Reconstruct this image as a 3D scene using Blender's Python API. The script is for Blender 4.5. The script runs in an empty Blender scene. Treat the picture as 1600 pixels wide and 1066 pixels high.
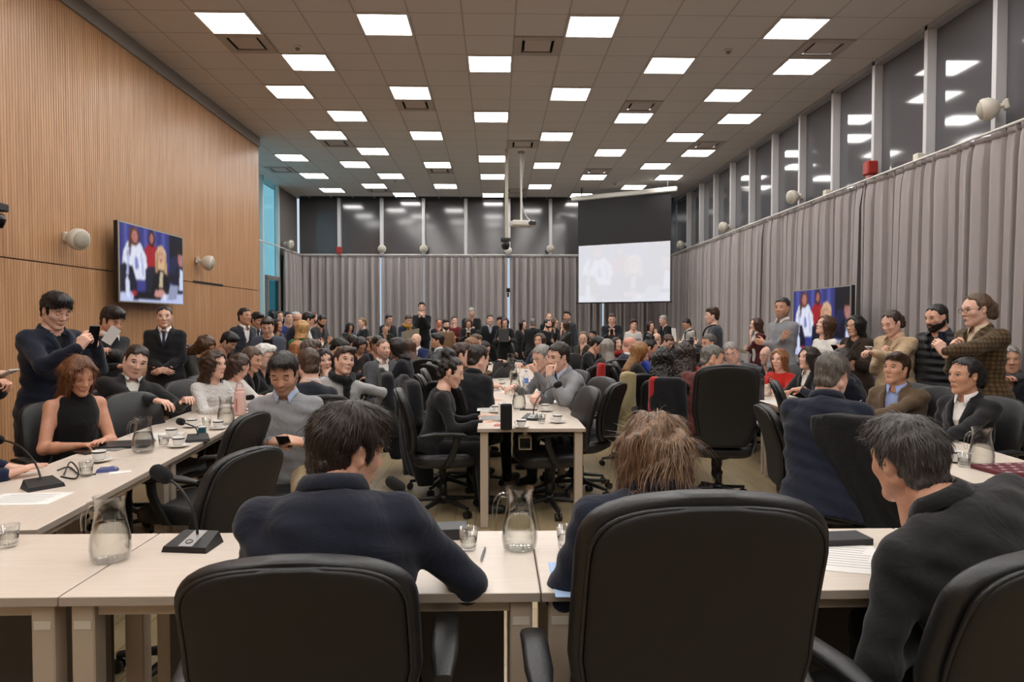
import bpy, math, random
import numpy as np
from math import sin, cos, pi, radians as rad, sqrt, atan, atan2
random.seed(7); RNG = np.random.default_rng(7)
sc = bpy.context.scene
COL = sc.collection

# ------------------------------------------------------------------ camera, world, exposure
FPX = 1067.0; CAMZ = 1.53
YAW = atan(25/FPX); PIT = atan(30/FPX)
cam_d = bpy.data.cameras.new('camera'); cam_d.sensor_width = 36.0; cam_d.lens = 36.0*FPX/1600
cam_d.clip_start = .05; cam_d.clip_end = 200
cam = bpy.data.objects.new('camera', cam_d); COL.objects.link(cam)
cam.location = (0, 0, CAMZ); cam.rotation_euler = (pi/2-PIT, 0, -YAW)
sc.camera = cam
vs = sc.view_settings
vs.view_transform = 'Standard'; vs.look = 'None'; vs.gamma = 1.0; vs.use_curve_mapping = False
vs.exposure = 0.0
world = bpy.data.worlds.new('outside_daylight'); sc.world = world; world.use_nodes = True
bg = world.node_tree.nodes['Background']; bg.inputs[0].default_value = (.66, .80, .92, 1); bg.inputs[1].default_value = .9
PANEL_EMIT = 17.0          # strength of the ceiling light diffusers
H_CEIL = CAMZ+3.51

CF = np.array([sin(YAW)*cos(PIT), cos(YAW)*cos(PIT), -sin(PIT)])
CR = np.array([cos(YAW), -sin(YAW), 0.]); CU = np.array([sin(YAW)*sin(PIT), cos(YAW)*sin(PIT), cos(PIT)])
def ray(px, py): return CF+(px-800)/FPX*CR-(py-533)/FPX*CU
def at(px, py, Y):
    d = ray(px, py); return np.array([0, 0, CAMZ])+d*(Y/d[1])
def atz(px, py, z):
    d = ray(px, py); return np.array([0, 0, CAMZ])+d*((z-CAMZ)/d[2])
def atx(px, py, X):
    d = ray(px, py); return np.array([0, 0, CAMZ])+d*(X/d[0])
def V(*a): return np.array(a, float)
def unit(v):
    v = np.asarray(v, float); return v/(np.linalg.norm(v)+1e-12)

# ------------------------------------------------------------------ materials
MATS = {}
def new_mat(name):
    m = bpy.data.materials.new(name); m.use_nodes = True
    nt = m.node_tree; b = nt.nodes['Principled BSDF']
    return m, nt, b
def srgb(h):
    h = h.lstrip('#'); h = ''.join(x*2 for x in h) if len(h) == 3 else h; c = [int(h[i:i+2], 16)/255 for i in (0, 2, 4)]
    return tuple(x/12.92 if x <= .04045 else ((x+.055)/1.055)**2.4 for x in c)
def simple(name, col, rough=.5, metal=0., spec=.5, bump=0., bscale=40., var=0., vscale=8., coat=0., stretch=None):
    if name in MATS: return MATS[name]
    if isinstance(col, str): col = srgb(col)
    m, nt, b = new_mat(name); N = nt.nodes; L = nt.links
    b.inputs['Base Color'].default_value = (*col, 1); b.inputs['Roughness'].default_value = rough
    b.inputs['Metallic'].default_value = metal; b.inputs['Specular IOR Level'].default_value = spec
    if coat: b.inputs['Coat Weight'].default_value = coat
    tc = N.new('ShaderNodeTexCoord'); src = tc.outputs['Object']
    if stretch:
        mp = N.new('ShaderNodeMapping'); mp.inputs['Scale'].default_value = stretch; L.new(src, mp.inputs[0]); src = mp.outputs[0]
    if var:
        n = N.new('ShaderNodeTexNoise'); n.inputs['Scale'].default_value = vscale; n.inputs['Detail'].default_value = 4; L.new(src, n.inputs['Vector'])
        r = N.new('ShaderNodeMapRange'); r.inputs['From Min'].default_value = .3; r.inputs['From Max'].default_value = .7
        r.inputs['To Min'].default_value = 1-var; r.inputs['To Max'].default_value = 1+var; L.new(n.outputs['Fac'], r.inputs['Value'])
        mx = N.new('ShaderNodeMix'); mx.data_type = 'RGBA'; mx.blend_type = 'MULTIPLY'; mx.inputs['Factor'].default_value = 1
        mx.inputs['A'].default_value = (*col, 1); L.new(r.outputs[0], mx.inputs['B']); L.new(mx.outputs['Result'], b.inputs['Base Color'])
    if bump:
        n2 = N.new('ShaderNodeTexNoise'); n2.inputs['Scale'].default_value = bscale; n2.inputs['Detail'].default_value = 3; L.new(src, n2.inputs['Vector'])
        bp = N.new('ShaderNodeBump'); bp.inputs['Strength'].default_value = bump; bp.inputs['Distance'].default_value = .01
        L.new(n2.outputs['Fac'], bp.inputs['Height']); L.new(bp.outputs[0], b.inputs['Normal'])
    MATS[name] = m; return m
def emis(name, col, s):
    if name in MATS: return MATS[name]
    m, nt, b = new_mat(name)
    b.inputs['Base Color'].default_value = (0, 0, 0, 1); b.inputs['Specular IOR Level'].default_value = .1
    b.inputs['Emission Color'].default_value = (*col, 1); b.inputs['Emission Strength'].default_value = s
    MATS[name] = m; return m
def cloth(col, kind='plain'):
    nm = 'cloth_'+col.strip('#')+'_'+kind
    if nm in MATS: return MATS[nm]
    c = srgb(col)
    m, nt, b = new_mat(nm); N = nt.nodes; L = nt.links
    b.inputs['Roughness'].default_value = .9; b.inputs['Specular IOR Level'].default_value = .25
    b.inputs['Sheen Weight'].default_value = .15; b.inputs['Sheen Roughness'].default_value = .5
    tc = N.new('ShaderNodeTexCoord')
    n = N.new('ShaderNodeTexNoise'); n.inputs['Scale'].default_value = 9; n.inputs['Detail'].default_value = 5; n.inputs['Distortion'].default_value = 1.2; L.new(tc.outputs['Object'], n.inputs['Vector'])
    f = N.new('ShaderNodeTexNoise'); f.inputs['Scale'].default_value = 220 if kind != 'fleece' else 60; L.new(tc.outputs['Object'], f.inputs['Vector'])
    bp = N.new('ShaderNodeBump'); bp.inputs['Strength'].default_value = .45; bp.inputs['Distance'].default_value = .02; L.new(n.outputs['Fac'], bp.inputs['Height'])
    b2 = N.new('ShaderNodeBump'); b2.inputs['Strength'].default_value = .25 if kind != 'fleece' else .9; b2.inputs['Distance'].default_value = .004 if kind != 'fleece' else .015
    L.new(f.outputs['Fac'], b2.inputs['Height']); L.new(bp.outputs[0], b2.inputs['Normal']); L.new(b2.outputs[0], b.inputs['Normal'])
    if kind == 'plaid':
        w1 = N.new('ShaderNodeTexWave'); w1.bands_direction = 'X'; w1.inputs['Scale'].default_value = 9
        w2 = N.new('ShaderNodeTexWave'); w2.bands_direction = 'Z'; w2.inputs['Scale'].default_value = 9
        L.new(tc.outputs['Object'], w1.inputs['Vector']); L.new(tc.outputs['Object'], w2.inputs['Vector'])
        ad = N.new('ShaderNodeMath'); ad.operation = 'ADD'; L.new(w1.outputs['Fac'], ad.inputs[0]); L.new(w2.outputs['Fac'], ad.inputs[1])
        cr = N.new('ShaderNodeValToRGB'); cr.color_ramp.elements[0].position = .3; cr.color_ramp.elements[0].color = (*[x*.55 for x in c], 1)
        cr.color_ramp.elements[1].position = .9; cr.color_ramp.elements[1].color = (*[x*1.5 for x in c], 1)
        hf = N.new('ShaderNodeMath'); hf.operation = 'MULTIPLY'; hf.inputs[1].default_value = .5; L.new(ad.outputs[0], hf.inputs[0])
        L.new(hf.outputs[0], cr.inputs[0]); L.new(cr.outputs[0], b.inputs['Base Color'])
    elif kind == 'puffer':
        w1 = N.new('ShaderNodeTexWave'); w1.bands_direction = 'Z'; w1.inputs['Scale'].default_value = 4.5; w1.inputs['Distortion'].default_value = 1.; L.new(tc.outputs['Object'], w1.inputs['Vector'])
        b3 = N.new('ShaderNodeBump'); b3.inputs['Strength'].default_value = 1; b3.inputs['Distance'].default_value = .03; L.new(w1.outputs['Fac'], b3.inputs['Height']); L.new(b3.outputs[0], b.inputs['Normal'])
        b.inputs['Base Color'].default_value = (*c, 1); b.inputs['Roughness'].default_value = .55
    else:
        r = N.new('ShaderNodeMapRange'); r.inputs['To Min'].default_value = .82; r.inputs['To Max'].default_value = 1.18; L.new(f.outputs['Fac'], r.inputs['Value'])
        mx = N.new('ShaderNodeMix'); mx.data_type = 'RGBA'; mx.blend_type = 'MULTIPLY'; mx.inputs['Factor'].default_value = 1
        mx.inputs['A'].default_value = (*c, 1); L.new(r.outputs[0], mx.inputs['B']); L.new(mx.outputs['Result'], b.inputs['Base Color'])
        if kind == 'leather': b.inputs['Roughness'].default_value = .4; b.inputs['Specular IOR Level'].default_value = .5
    MATS[nm] = m; return m
def skin(col):
    nm = 'skin_'+col.strip('#')
    if nm in MATS: return MATS[nm]
    c = srgb(col)
    m, nt, b = new_mat(nm); N = nt.nodes; L = nt.links
    b.inputs['Roughness'].default_value = .5; b.inputs['Specular IOR Level'].default_value = .4
    b.inputs['Subsurface Weight'].default_value = 0
    tc = N.new('ShaderNodeTexCoord'); n = N.new('ShaderNodeTexNoise'); n.inputs['Scale'].default_value = 18; n.inputs['Detail'].default_value = 5; L.new(tc.outputs['Object'], n.inputs['Vector'])
    cr = N.new('ShaderNodeValToRGB'); cr.color_ramp.elements[0].position = .3; cr.color_ramp.elements[0].color = (c[0]*.9, c[1]*.80, c[2]*.77, 1)
    cr.color_ramp.elements[1].position = .65; cr.color_ramp.elements[1].color = (*c, 1); L.new(n.outputs['Fac'], cr.inputs[0]); L.new(cr.outputs[0], b.inputs['Base Color'])
    MATS[nm] = m; return m
def hairmat(col):
    nm = 'hair_'+col.strip('#')
    if nm in MATS: return MATS[nm]
    c = srgb(col)
    m, nt, b = new_mat(nm); N = nt.nodes; L = nt.links
    b.inputs['Roughness'].default_value = .42; b.inputs['Specular IOR Level'].default_value = .45
    tc = N.new('ShaderNodeTexCoord'); mp = N.new('ShaderNodeMapping'); mp.inputs['Scale'].default_value = (90, 90, 14); L.new(tc.outputs['Object'], mp.inputs[0])
    n = N.new('ShaderNodeTexNoise'); n.inputs['Scale'].default_value = 1; n.inputs['Detail'].default_value = 4; L.new(mp.outputs[0], n.inputs['Vector'])
    cr = N.new('ShaderNodeValToRGB'); cr.color_ramp.elements[0].position = .3; cr.color_ramp.elements[0].color = (*[x*.45 for x in c], 1)
    cr.color_ramp.elements[1].position = .7; cr.color_ramp.elements[1].color = (*[min(1, x*1.45) for x in c], 1); L.new(n.outputs['Fac'], cr.inputs[0]); L.new(cr.outputs[0], b.inputs['Base Color'])
    bp = N.new('ShaderNodeBump'); bp.inputs['Strength'].default_value = .6; bp.inputs['Distance'].default_value = .006; L.new(n.outputs['Fac'], bp.inputs['Height']); L.new(bp.outputs[0], b.inputs['Normal'])
    MATS[nm] = m; return m
def glassmat():
    if 'clear_glass' in MATS: return MATS['clear_glass']
    m = bpy.data.materials.new('clear_glass'); m.use_nodes = True; nt = m.node_tree; N = nt.nodes; L = nt.links
    N.remove(N['Principled BSDF']); out = N['Material Output']
    t = N.new('ShaderNodeBsdfTransparent'); t.inputs[0].default_value = (.985, .99, .988, 1)
    g = N.new('ShaderNodeBsdfGlossy'); g.inputs['Roughness'].default_value = .04
    fr = N.new('ShaderNodeLayerWeight'); fr.inputs['Blend'].default_value = .22
    mx = N.new('ShaderNodeMixShader'); L.new(fr.outputs['Facing'], mx.inputs[0]); L.new(t.outputs[0], mx.inputs[1]); L.new(g.outputs[0], mx.inputs[2]); L.new(mx.outputs[0], out.inputs[0])
    g.inputs[0].default_value = (.8, .8, .8, 1)
    MATS['clear_glass'] = m; return m
def watermat():
    if 'water' in MATS: return MATS['water']
    m = bpy.data.materials.new('water'); m.use_nodes = True; nt = m.node_tree; N = nt.nodes; L = nt.links
    N.remove(N['Principled BSDF']); out = N['Material Output']
    t = N.new('ShaderNodeBsdfTransparent'); t.inputs[0].default_value = (.965, .97, .955, 1)
    g = N.new('ShaderNodeBsdfGlossy'); g.inputs['Roughness'].default_value = .03
    r = N.new('ShaderNodeBsdfRefraction'); r.inputs['IOR'].default_value = 1.15; r.inputs[0].default_value = (.95, .95, .92, 1)
    m0 = N.new('ShaderNodeMixShader'); m0.inputs[0].default_value = .3; L.new(t.outputs[0], m0.inputs[1]); L.new(r.outputs[0], m0.inputs[2])
    fr = N.new('ShaderNodeLayerWeight'); fr.inputs['Blend'].default_value = .1
    mx = N.new('ShaderNodeMixShader'); L.new(fr.outputs['Fresnel'], mx.inputs[0]); L.new(m0.outputs[0], mx.inputs[1]); L.new(g.outputs[0], mx.inputs[2]); L.new(mx.outputs[0], out.inputs[0])
    MATS['water'] = m; return m

# ------------------------------------------------------------------ mesh building
def mesh_data(name, verts, faces, mats=(), midx=None, smooth=True):
    """faces: list of int arrays (n,3) or (n,4)"""
    me = bpy.data.meshes.new(name)
    verts = np.asarray(verts, np.float32)
    faces = [np.asarray(f, np.int32) for f in faces if len(f)]
    nl = sum(f.size for f in faces); nf = sum(len(f) for f in faces)
    me.vertices.add(len(verts)); me.vertices.foreach_set('co', verts.ravel())
    me.loops.add(nl); me.loops.foreach_set('vertex_index', np.concatenate([f.ravel() for f in faces]))
    me.polygons.add(nf)
    tot = np.concatenate([np.full(len(f), f.shape[1], np.int32) for f in faces])
    st = np.concatenate([[0], np.cumsum(tot)[:-1]]).astype(np.int32)
    me.polygons.foreach_set('loop_start', st)
    try: me.polygons.foreach_set('loop_total', tot)
    except Exception: pass
    if midx is not None: me.polygons.foreach_set('material_index', np.asarray(midx, np.int32))
    if isinstance(smooth, bool): me.polygons.foreach_set('use_smooth', np.full(nf, smooth))
    else: me.polygons.foreach_set('use_smooth', np.asarray(smooth))
    for m in mats: me.materials.append(m)
    me.update(calc_edges=True)
    return me
def link(name, me, parent=None, loc=None, rot=None):
    o = bpy.data.objects.new(name, me); COL.objects.link(o)
    if parent is not None: o.parent = parent
    if loc is not None: o.location = [float(x) for x in loc]
    if rot is not None: o.rotation_euler = rot
    return o
def tag(o, label=None, cat=None, group=None, kind=None):
    if label: o['label'] = label
    if cat: o['category'] = cat
    if group: o['group'] = group
    if kind: o['kind'] = kind
    return o
def thing(name, label, cat, loc=(0, 0, 0), rz=0., group=None):
    return tag(link(name, None, None, loc, (0, 0, rz)), label, cat, group)
def copy_tree(o, parent=None):
    c = o.copy(); COL.objects.link(c); c.parent = parent
    for ch in list(o.children): copy_tree(ch, c)
    return c

class MB:
    """collects simple shapes into one mesh"""
    def __init__(s): s.v = []; s.q = []; s.t = []; s.n = 0; s.qm = []; s.tm = []; s.qs = []; s.ts = []
    def add(s, v, q=(), t=(), m=0, smooth=True):
        v = np.asarray(v, float).reshape(-1, 3); s.v.append(v)
        if len(q): a = np.asarray(q, int)+s.n; s.q.append(a); s.qm += [m]*len(a); s.qs += [smooth]*len(a)
        if len(t): a = np.asarray(t, int)+s.n; s.t.append(a); s.tm += [m]*len(a); s.ts += [smooth]*len(a)
        s.n += len(v); return s
    def box(s, c, h, r=.0, R=None, m=0):
        """box centre c, half sizes h, chamfer r, rotation matrix R (3x3)"""
        a, b, d = h; r = min(r, a*.9, b*.9, d*.9); vs = []; q = []; t = []
        S = [(-1, -1, -1), (1, -1, -1), (1, 1, -1), (-1, 1, -1), (-1, -1, 1), (1, -1, 1), (1, 1, 1), (-1, 1, 1)]
        F = [(0, 3, 2, 1), (4, 5, 6, 7), (0, 1, 5, 4), (1, 2, 6, 5), (2, 3, 7, 6), (3, 0, 4, 7)]
        if r <= 0:
            vs = [(x*a, y*b, z*d) for x, y, z in S]; q = F
        else:
            for x, y, z in S: vs += [(x*a, y*(b-r), z*(d-r)), (x*(a-r), y*b, z*(d-r)), (x*(a-r), y*(b-r), z*d)]
            ax = [2, 2, 1, 0, 1, 0]
            for f, k in zip(F, ax): q.append([i*3+k for i in f])
            for i, j in [(0, 1), (1, 2), (2, 3), (3, 0), (4, 5), (5, 6), (6, 7), (7, 4), (0, 4), (1, 5), (2, 6), (3, 7)]:
                k = [n for n in range(3) if S[i][n] == S[j][n]]
                f = [i*3+k[0], j*3+k[0], j*3+k[1], i*3+k[1]]
                p = [np.array(vs[n]) for n in f]
                if np.dot(np.cross(p[1]-p[0], p[2]-p[0]), sum(p)) < 0: f = f[::-1]
                q.append(f)
            for i in range(8):
                f = [i*3, i*3+1, i*3+2]; p = [np.array(vs[n]) for n in f]
                if np.dot(np.cross(p[1]-p[0], p[2]-p[0]), sum(p)) < 0: f = f[::-1]
                t.append(f)
        vs = np.array(vs, float)
        if R is not None: vs = vs@np.asarray(R).T
        return s.add(vs+np.asarray(c, float), q, t, m, False)
    def loft(s, rings, caps=True, m=0, smooth=True, closed=True):
        """rings: (k,n,3) array of loops"""
        R = np.asarray(rings, float); k, n = R.shape[:2]
        i = np.arange(k-1)[:, None]*n; j = np.arange(n)[None, :] if closed else np.arange(n-1)[None, :]
        j2 = (j+1) % n
        q = np.stack([i+j, i+j2, i+n+j2, i+n+j], -1).reshape(-1, 4)
        base = s.n; s.add(R.reshape(-1, 3), q, m=m, smooth=smooth)
        if caps:
            for kk, fl in ((0, True), (k-1, False)):
                c = R[kk].mean(0); idx = np.arange(n)
                t = np.stack([np.full(n, n), idx, (idx+1) % n], 1)
                if fl: t = t[:, [0, 2, 1]]
                s.add(np.vstack([R[kk], c]), t=t, m=m, smooth=smooth)
        return s
    def lathe(s, prof, c=(0, 0, 0), n=24, m=0, smooth=True, caps=False):
        a = np.linspace(0, 2*pi, n, endpoint=False)
        R = np.array([[(r*cos(x), r*sin(x), z) for x in a] for r, z in prof])+np.asarray(c, float)
        return s.loft(R, caps, m, smooth)
    def tube(s, pts, r, n=8, m=0, caps=True):
        pts = np.asarray(pts, float); k = len(pts); r = np.broadcast_to(np.asarray(r, float), (k,))
        T = np.gradient(pts, axis=0); T /= np.linalg.norm(T, axis=1)[:, None]+1e-12
        up = V(0, 0, 1) if abs(T[0][2]) < .9 else V(1, 0, 0)
        rings = []; A = unit(np.cross(T[0], up))
        for i in range(k):
            A = unit(A-T[i]*np.dot(A, T[i])); B = np.cross(T[i], A)
            a = np.linspace(0, 2*pi, n, endpoint=False)
            rings.append(pts[i]+r[i]*(np.cos(a)[:, None]*A+np.sin(a)[:, None]*B))
        return s.loft(rings, caps, m)
    def poly(s, pts, m=0):
        pts = np.asarray(pts, float); n = len(pts); c = pts.mean(0); i = np.arange(n)
        return s.add(np.vstack([pts, c]), t=np.stack([np.full(n, n), i, (i+1) % n], 1), m=m, smooth=False)
    def data(s, name, mats):
        f = []; mi = []; sm = []
        if s.q: f.append(np.concatenate(s.q)); mi += s.qm; sm += s.qs
        if s.t: f.append(np.concatenate(s.t)); mi += s.tm; sm += s.ts
        if not isinstance(mats, (list, tuple)): mats = [mats]
        return mesh_data(name, np.concatenate(s.v), f, mats, mi, np.array(sm))
    def build(s, name, mats, parent=None, loc=None, rot=None): return link(name, s.data(name, mats), parent, loc, rot)
def rotz(a): c, s = cos(a), sin(a); return np.array([[c, -s, 0], [s, c, 0], [0, 0, 1.]])
def rotx(a): c, s = cos(a), sin(a); return np.array([[1., 0, 0], [0, c, -s], [0, s, c]])
def roty(a): c, s = cos(a), sin(a); return np.array([[c, 0, s], [0, 1., 0], [-s, 0, c]])
def superellipse(w, d, n=24, e=4.):
    a = np.linspace(0, 2*pi, n, endpoint=False); c, s_ = np.cos(a), np.sin(a)
    return np.sign(c)*np.abs(c)**(2/e)*w, np.sign(s_)*np.abs(s_)**(2/e)*d
def bez(p0, p1, p2, p3, n=10):
    t = np.linspace(0, 1, n)[:, None]; p0, p1, p2, p3 = map(np.asarray, (p0, p1, p2, p3))
    return (1-t)**3*p0+3*(1-t)**2*t*p1+3*(1-t)*t*t*p2+t**3*p3
# ------------------------------------------------------------------ distance fields -> meshes (used for bodies, clothes, hair, hands)
class Field:
    def __init__(s, lo, hi, h):
        s.h = h; s.lo = np.asarray(lo, float)-2*h; s.n = np.ceil((np.asarray(hi, float)+2*h-s.lo)/h).astype(int)+1
        s.F = np.full(s.n, .5, np.float32)
        s.ax = [s.lo[i]+h*np.arange(s.n[i], dtype=np.float32) for i in range(3)]
        s.P = [s.ax[0].astype(np.float32)[:, None, None], s.ax[1].astype(np.float32)[None, :, None], s.ax[2].astype(np.float32)[None, None, :]]
    def sub(s, lo, hi, pad):
        a = np.clip(np.floor((np.asarray(lo)-pad-s.lo)/s.h).astype(int), 0, s.n-1)
        b = np.clip(np.ceil((np.asarray(hi)+pad-s.lo)/s.h).astype(int)+1, 1, s.n)
        sl = tuple(slice(int(a[i]), int(max(b[i], a[i]+1))) for i in range(3))
        return sl, [s.P[0][sl[0]], s.P[1][:, sl[1]], s.P[2][:, :, sl[2]]]
    def put(s, sl, d, k, mode='u'):
        f = s.F[sl]; d = d.astype(np.float32)
        if mode == 'u':
            if k > 0: h = np.clip(.5+.5*(f-d)/k, 0, 1); s.F[sl] = f*(1-h)+d*h-k*h*(1-h)
            else: s.F[sl] = np.minimum(f, d)
        elif mode == 's':
            d = -d
            if k > 0: h = np.clip(.5-.5*(f-d)/k, 0, 1); s.F[sl] = f*(1-h)+d*h+k*h*(1-h)
            else: s.F[sl] = np.maximum(f, d)
        else: s.F[sl] = np.maximum(f, d)
    def cone(s, a, b, ra, rb, k=.02, mode='u'):
        a = np.asarray(a, float); b = np.asarray(b, float); R = max(ra, rb)
        sl, (X, Y, Z) = s.sub(np.minimum(a, b)-R, np.maximum(a, b)+R, k+2.5*s.h)
        ba = b-a; L = float(ba@ba)+1e-9
        px, py, pz = X-a[0], Y-a[1], Z-a[2]
        t = np.clip((px*ba[0]+py*ba[1]+pz*ba[2])/L, 0, 1)
        d = np.sqrt((px-ba[0]*t)**2+(py-ba[1]*t)**2+(pz-ba[2]*t)**2)-(ra+(rb-ra)*t)
        s.put(sl, d, k, mode)
    def ell(s, c, r, k=.02, R=None, mode='u'):
        c = np.asarray(c, float); r = np.asarray(r, float); m = r.max() if R is not None else r
        sl, (X, Y, Z) = s.sub(c-m, c+m, k+2.5*s.h)
        x, y, z = X-c[0], Y-c[1], Z-c[2]
        if R is not None:
            x, y, z = (R[0][0]*x+R[1][0]*y+R[2][0]*z, R[0][1]*x+R[1][1]*y+R[2][1]*z, R[0][2]*x+R[1][2]*y+R[2][2]*z)
        k0 = np.sqrt((x/r[0])**2+(y/r[1])**2+(z/r[2])**2); k1 = np.sqrt((x/r[0]**2)**2+(y/r[1]**2)**2+(z/r[2]**2)**2)+1e-6
        s.put(sl, k0*(k0-1)/k1, k, mode)
    def mesh(s):
        F = s.F; ins = F < 0
        n = np.array(F.shape); c = n-1
        cnt = np.zeros(c, np.int8)
        for i in (0, 1):
            for j in (0, 1):
                for k in (0, 1): cnt += ins[i:c[0]+i, j:c[1]+j, k:c[2]+k]
        act = (cnt > 0) & (cnt < 8)
        I = np.argwhere(act); nv = len(I)
        if nv == 0: return np.zeros((0, 3)), np.zeros((0, 4), int)
        vid = np.full(c, -1, np.int32); vid[act] = np.arange(nv)
        acc = np.zeros((nv, 3)); w = np.zeros(nv)
        for ax in range(3):
            o = [x for x in range(3) if x != ax]
            for p in (0, 1):
                for q in (0, 1):
                    A = I.copy(); A[:, o[0]] += p; A[:, o[1]] += q; B = A.copy(); B[:, ax] += 1
                    fa = F[A[:, 0], A[:, 1], A[:, 2]]; fb = F[B[:, 0], B[:, 1], B[:, 2]]
                    m = (fa < 0) != (fb < 0); t = np.where(m, fa/np.where(fa == fb, 1, fa-fb), 0)
                    pt = A.astype(float); pt[:, ax] += t
                    acc += pt*m[:, None]; w += m
        verts = s.lo+s.h*acc/w[:, None]
        quads = []
        for ax in range(3):
            u, v = [(1, 2), (2, 0), (0, 1)][ax]
            a = [slice(None)]*3; b = [slice(None)]*3
            a[ax] = slice(0, n[ax]-1); b[ax] = slice(1, n[ax])
            for q in (u, v): a[q] = slice(1, n[q]-1); b[q] = slice(1, n[q]-1)
            fa = ins[tuple(a)]; fb = ins[tuple(b)]
            for flip, msk in ((False, fa & ~fb), (True, ~fa & fb)):
                E = np.argwhere(msk)
                if not len(E): continue
                E[:, u] += 1; E[:, v] += 1
                def cell(du, dv): C = E.copy(); C[:, u] -= du; C[:, v] -= dv; return vid[C[:, 0], C[:, 1], C[:, 2]]
                Q = np.stack([cell(1, 1), cell(0, 1), cell(0, 0), cell(1, 0)], 1)
                quads.append(Q[:, ::-1] if flip else Q)
        return verts, np.concatenate(quads)
def wob(X, Y, Z, f, ph): return np.sin(f*X+1.7*f*Z*.5+ph)*np.sin(f*.9*Y-f*.6*Z+2*ph)+.5*np.sin(2.3*f*Z+f*X*.7+3*ph)

# ------------------------------------------------------------------ heads, hair and hands: built once per kind and size, then posed
HEADRES = (.0049, .0076, .0125)
_cache = {}
def head_field(kind, h, only_bounds=False):
    fem = kind == 'f'; fat = kind == 'h'
    f = Field((-.13, -.11, -.17), (.13, .11, .14), h)
    jw = .050 if fem else (.062 if fat else .056)
    f.ell((-.014, 0, .036), (.097, .076, .083), .0)
    f.ell((.022, 0, -.018), (.068, .060 if fem else .064, .088), .03)
    for s in (-1, 1):
        f.cone((-.012, s*jw, -.045), (.058, s*.013, -.096), .018 if fem else .022, .017, .03)
        f.ell((.052, s*.040, -.016), (.026, .022, .022), .02)
    f.ell((.068, 0, -.094), (.020, .020 if fem else .025, .018), .02)
    f.cone((.071, -.034, .030), (.071, .034, .030), .0105, .0105, .02)
    for s in (-1, 1): f.ell((.094, s*.031, .010), (.019, .021, .0120), .012, mode='s')
    f.cone((.083, 0, .020), (.102 if fem else .106, 0, -.020), .007, .0115, .012)
    for s in (-1, 1): f.ell((.093, s*.012, -.025), (.011, .008, .0075), .006)
    f.ell((.082, 0, -.057), (.016, .024, .014), .012)
    f.ell((.099, 0, -.0585), (.012, .022, .0015), .004, mode='s')
    if fat: f.ell((.02, 0, -.085), (.055, .058, .035), .03); [f.ell((.035, s*.042, -.05), (.03, .024, .035), .02) for s in (-1, 1)]
    f.cone((-.02, 0, -.05), (-.03, 0, -.17), .050 if fem else .057, .050 if fem else .060, .02)
    for s in (-1, 1):
        R = roty(-.25)@rotz(s*.35)
        f.ell((-.012, s*.078, -.002), (.019, .008, .031), .006, R)
        f.ell((-.006, s*.088, .002), (.009, .008, .017), .004, R, mode='s')
    return f
def head_parts(kind, lv, look):
    """vertices, quads, material index (0 skin 1 eye white 2 iris 3 lip 4 brow)"""
    key = ('head', kind, lv, look)
    if key in _cache: return _cache[key]
    v, q = head_field(kind, HEADRES[lv]).mesh()
    vs = [v]; qs = [q]; mi = [np.zeros(len(q), int)]; n = len(v)
    def blob(c, r, m, R=None, nu=(10, 8, 6)[lv], nv=(7, 6, 4)[lv]):
        nonlocal n
        a = np.linspace(0, 2*pi, nu, endpoint=False); b = np.linspace(0.05, pi-.05, nv)
        p = np.array([[(sin(y)*cos(x), sin(y)*sin(x), cos(y)) for x in a] for y in b]).reshape(-1, 3)*np.asarray(r)
        if R is not None: p = p@np.asarray(R).T
        p = p+np.asarray(c)
        i = np.arange(nv-1)[:, None]*nu; j = np.arange(nu)[None]; j2 = (j+1) % nu
        Q = np.stack([i+j, i+nu+j, i+nu+j2, i+j2], -1).reshape(-1, 4)
        vs.append(p); qs.append(Q+n); mi.append(np.full(len(Q), m)); n += len(p)
    for s in (-1, 1):
        if look == 'open':
            blob((.0715, s*.031, .0105), (.0115, .0145, .0068), 1)
            blob((.0790, s*.031, .0108), (.0050, .0062, .0060), 2)
            blob((.0765, s*.032, .0172), (.0065, .0165, .0020), 4, rotx(s*-.12))
        else:
            blob((.0715, s*.031, .0095), (.0120, .0155, .0085), 0)
            blob((.0800, s*.032, .0040), (.0045, .0150, .0016), 4, rotx(s*-.08))
        blob((.0800, s*.034, .0355), (.0065, .0195, .0030 if kind == 'f' else .0046), 4, rotx(s*-.16)@rotz(s*.28))
    blob((.0895, 0, -.0535), (.0080, .0215, .0040), 3); blob((.0885, 0, -.0630), (.0080, .0185, .0052), 3)
    r = (np.concatenate(vs), np.concatenate(qs), np.concatenate(mi)); _cache[key] = r; return r
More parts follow.
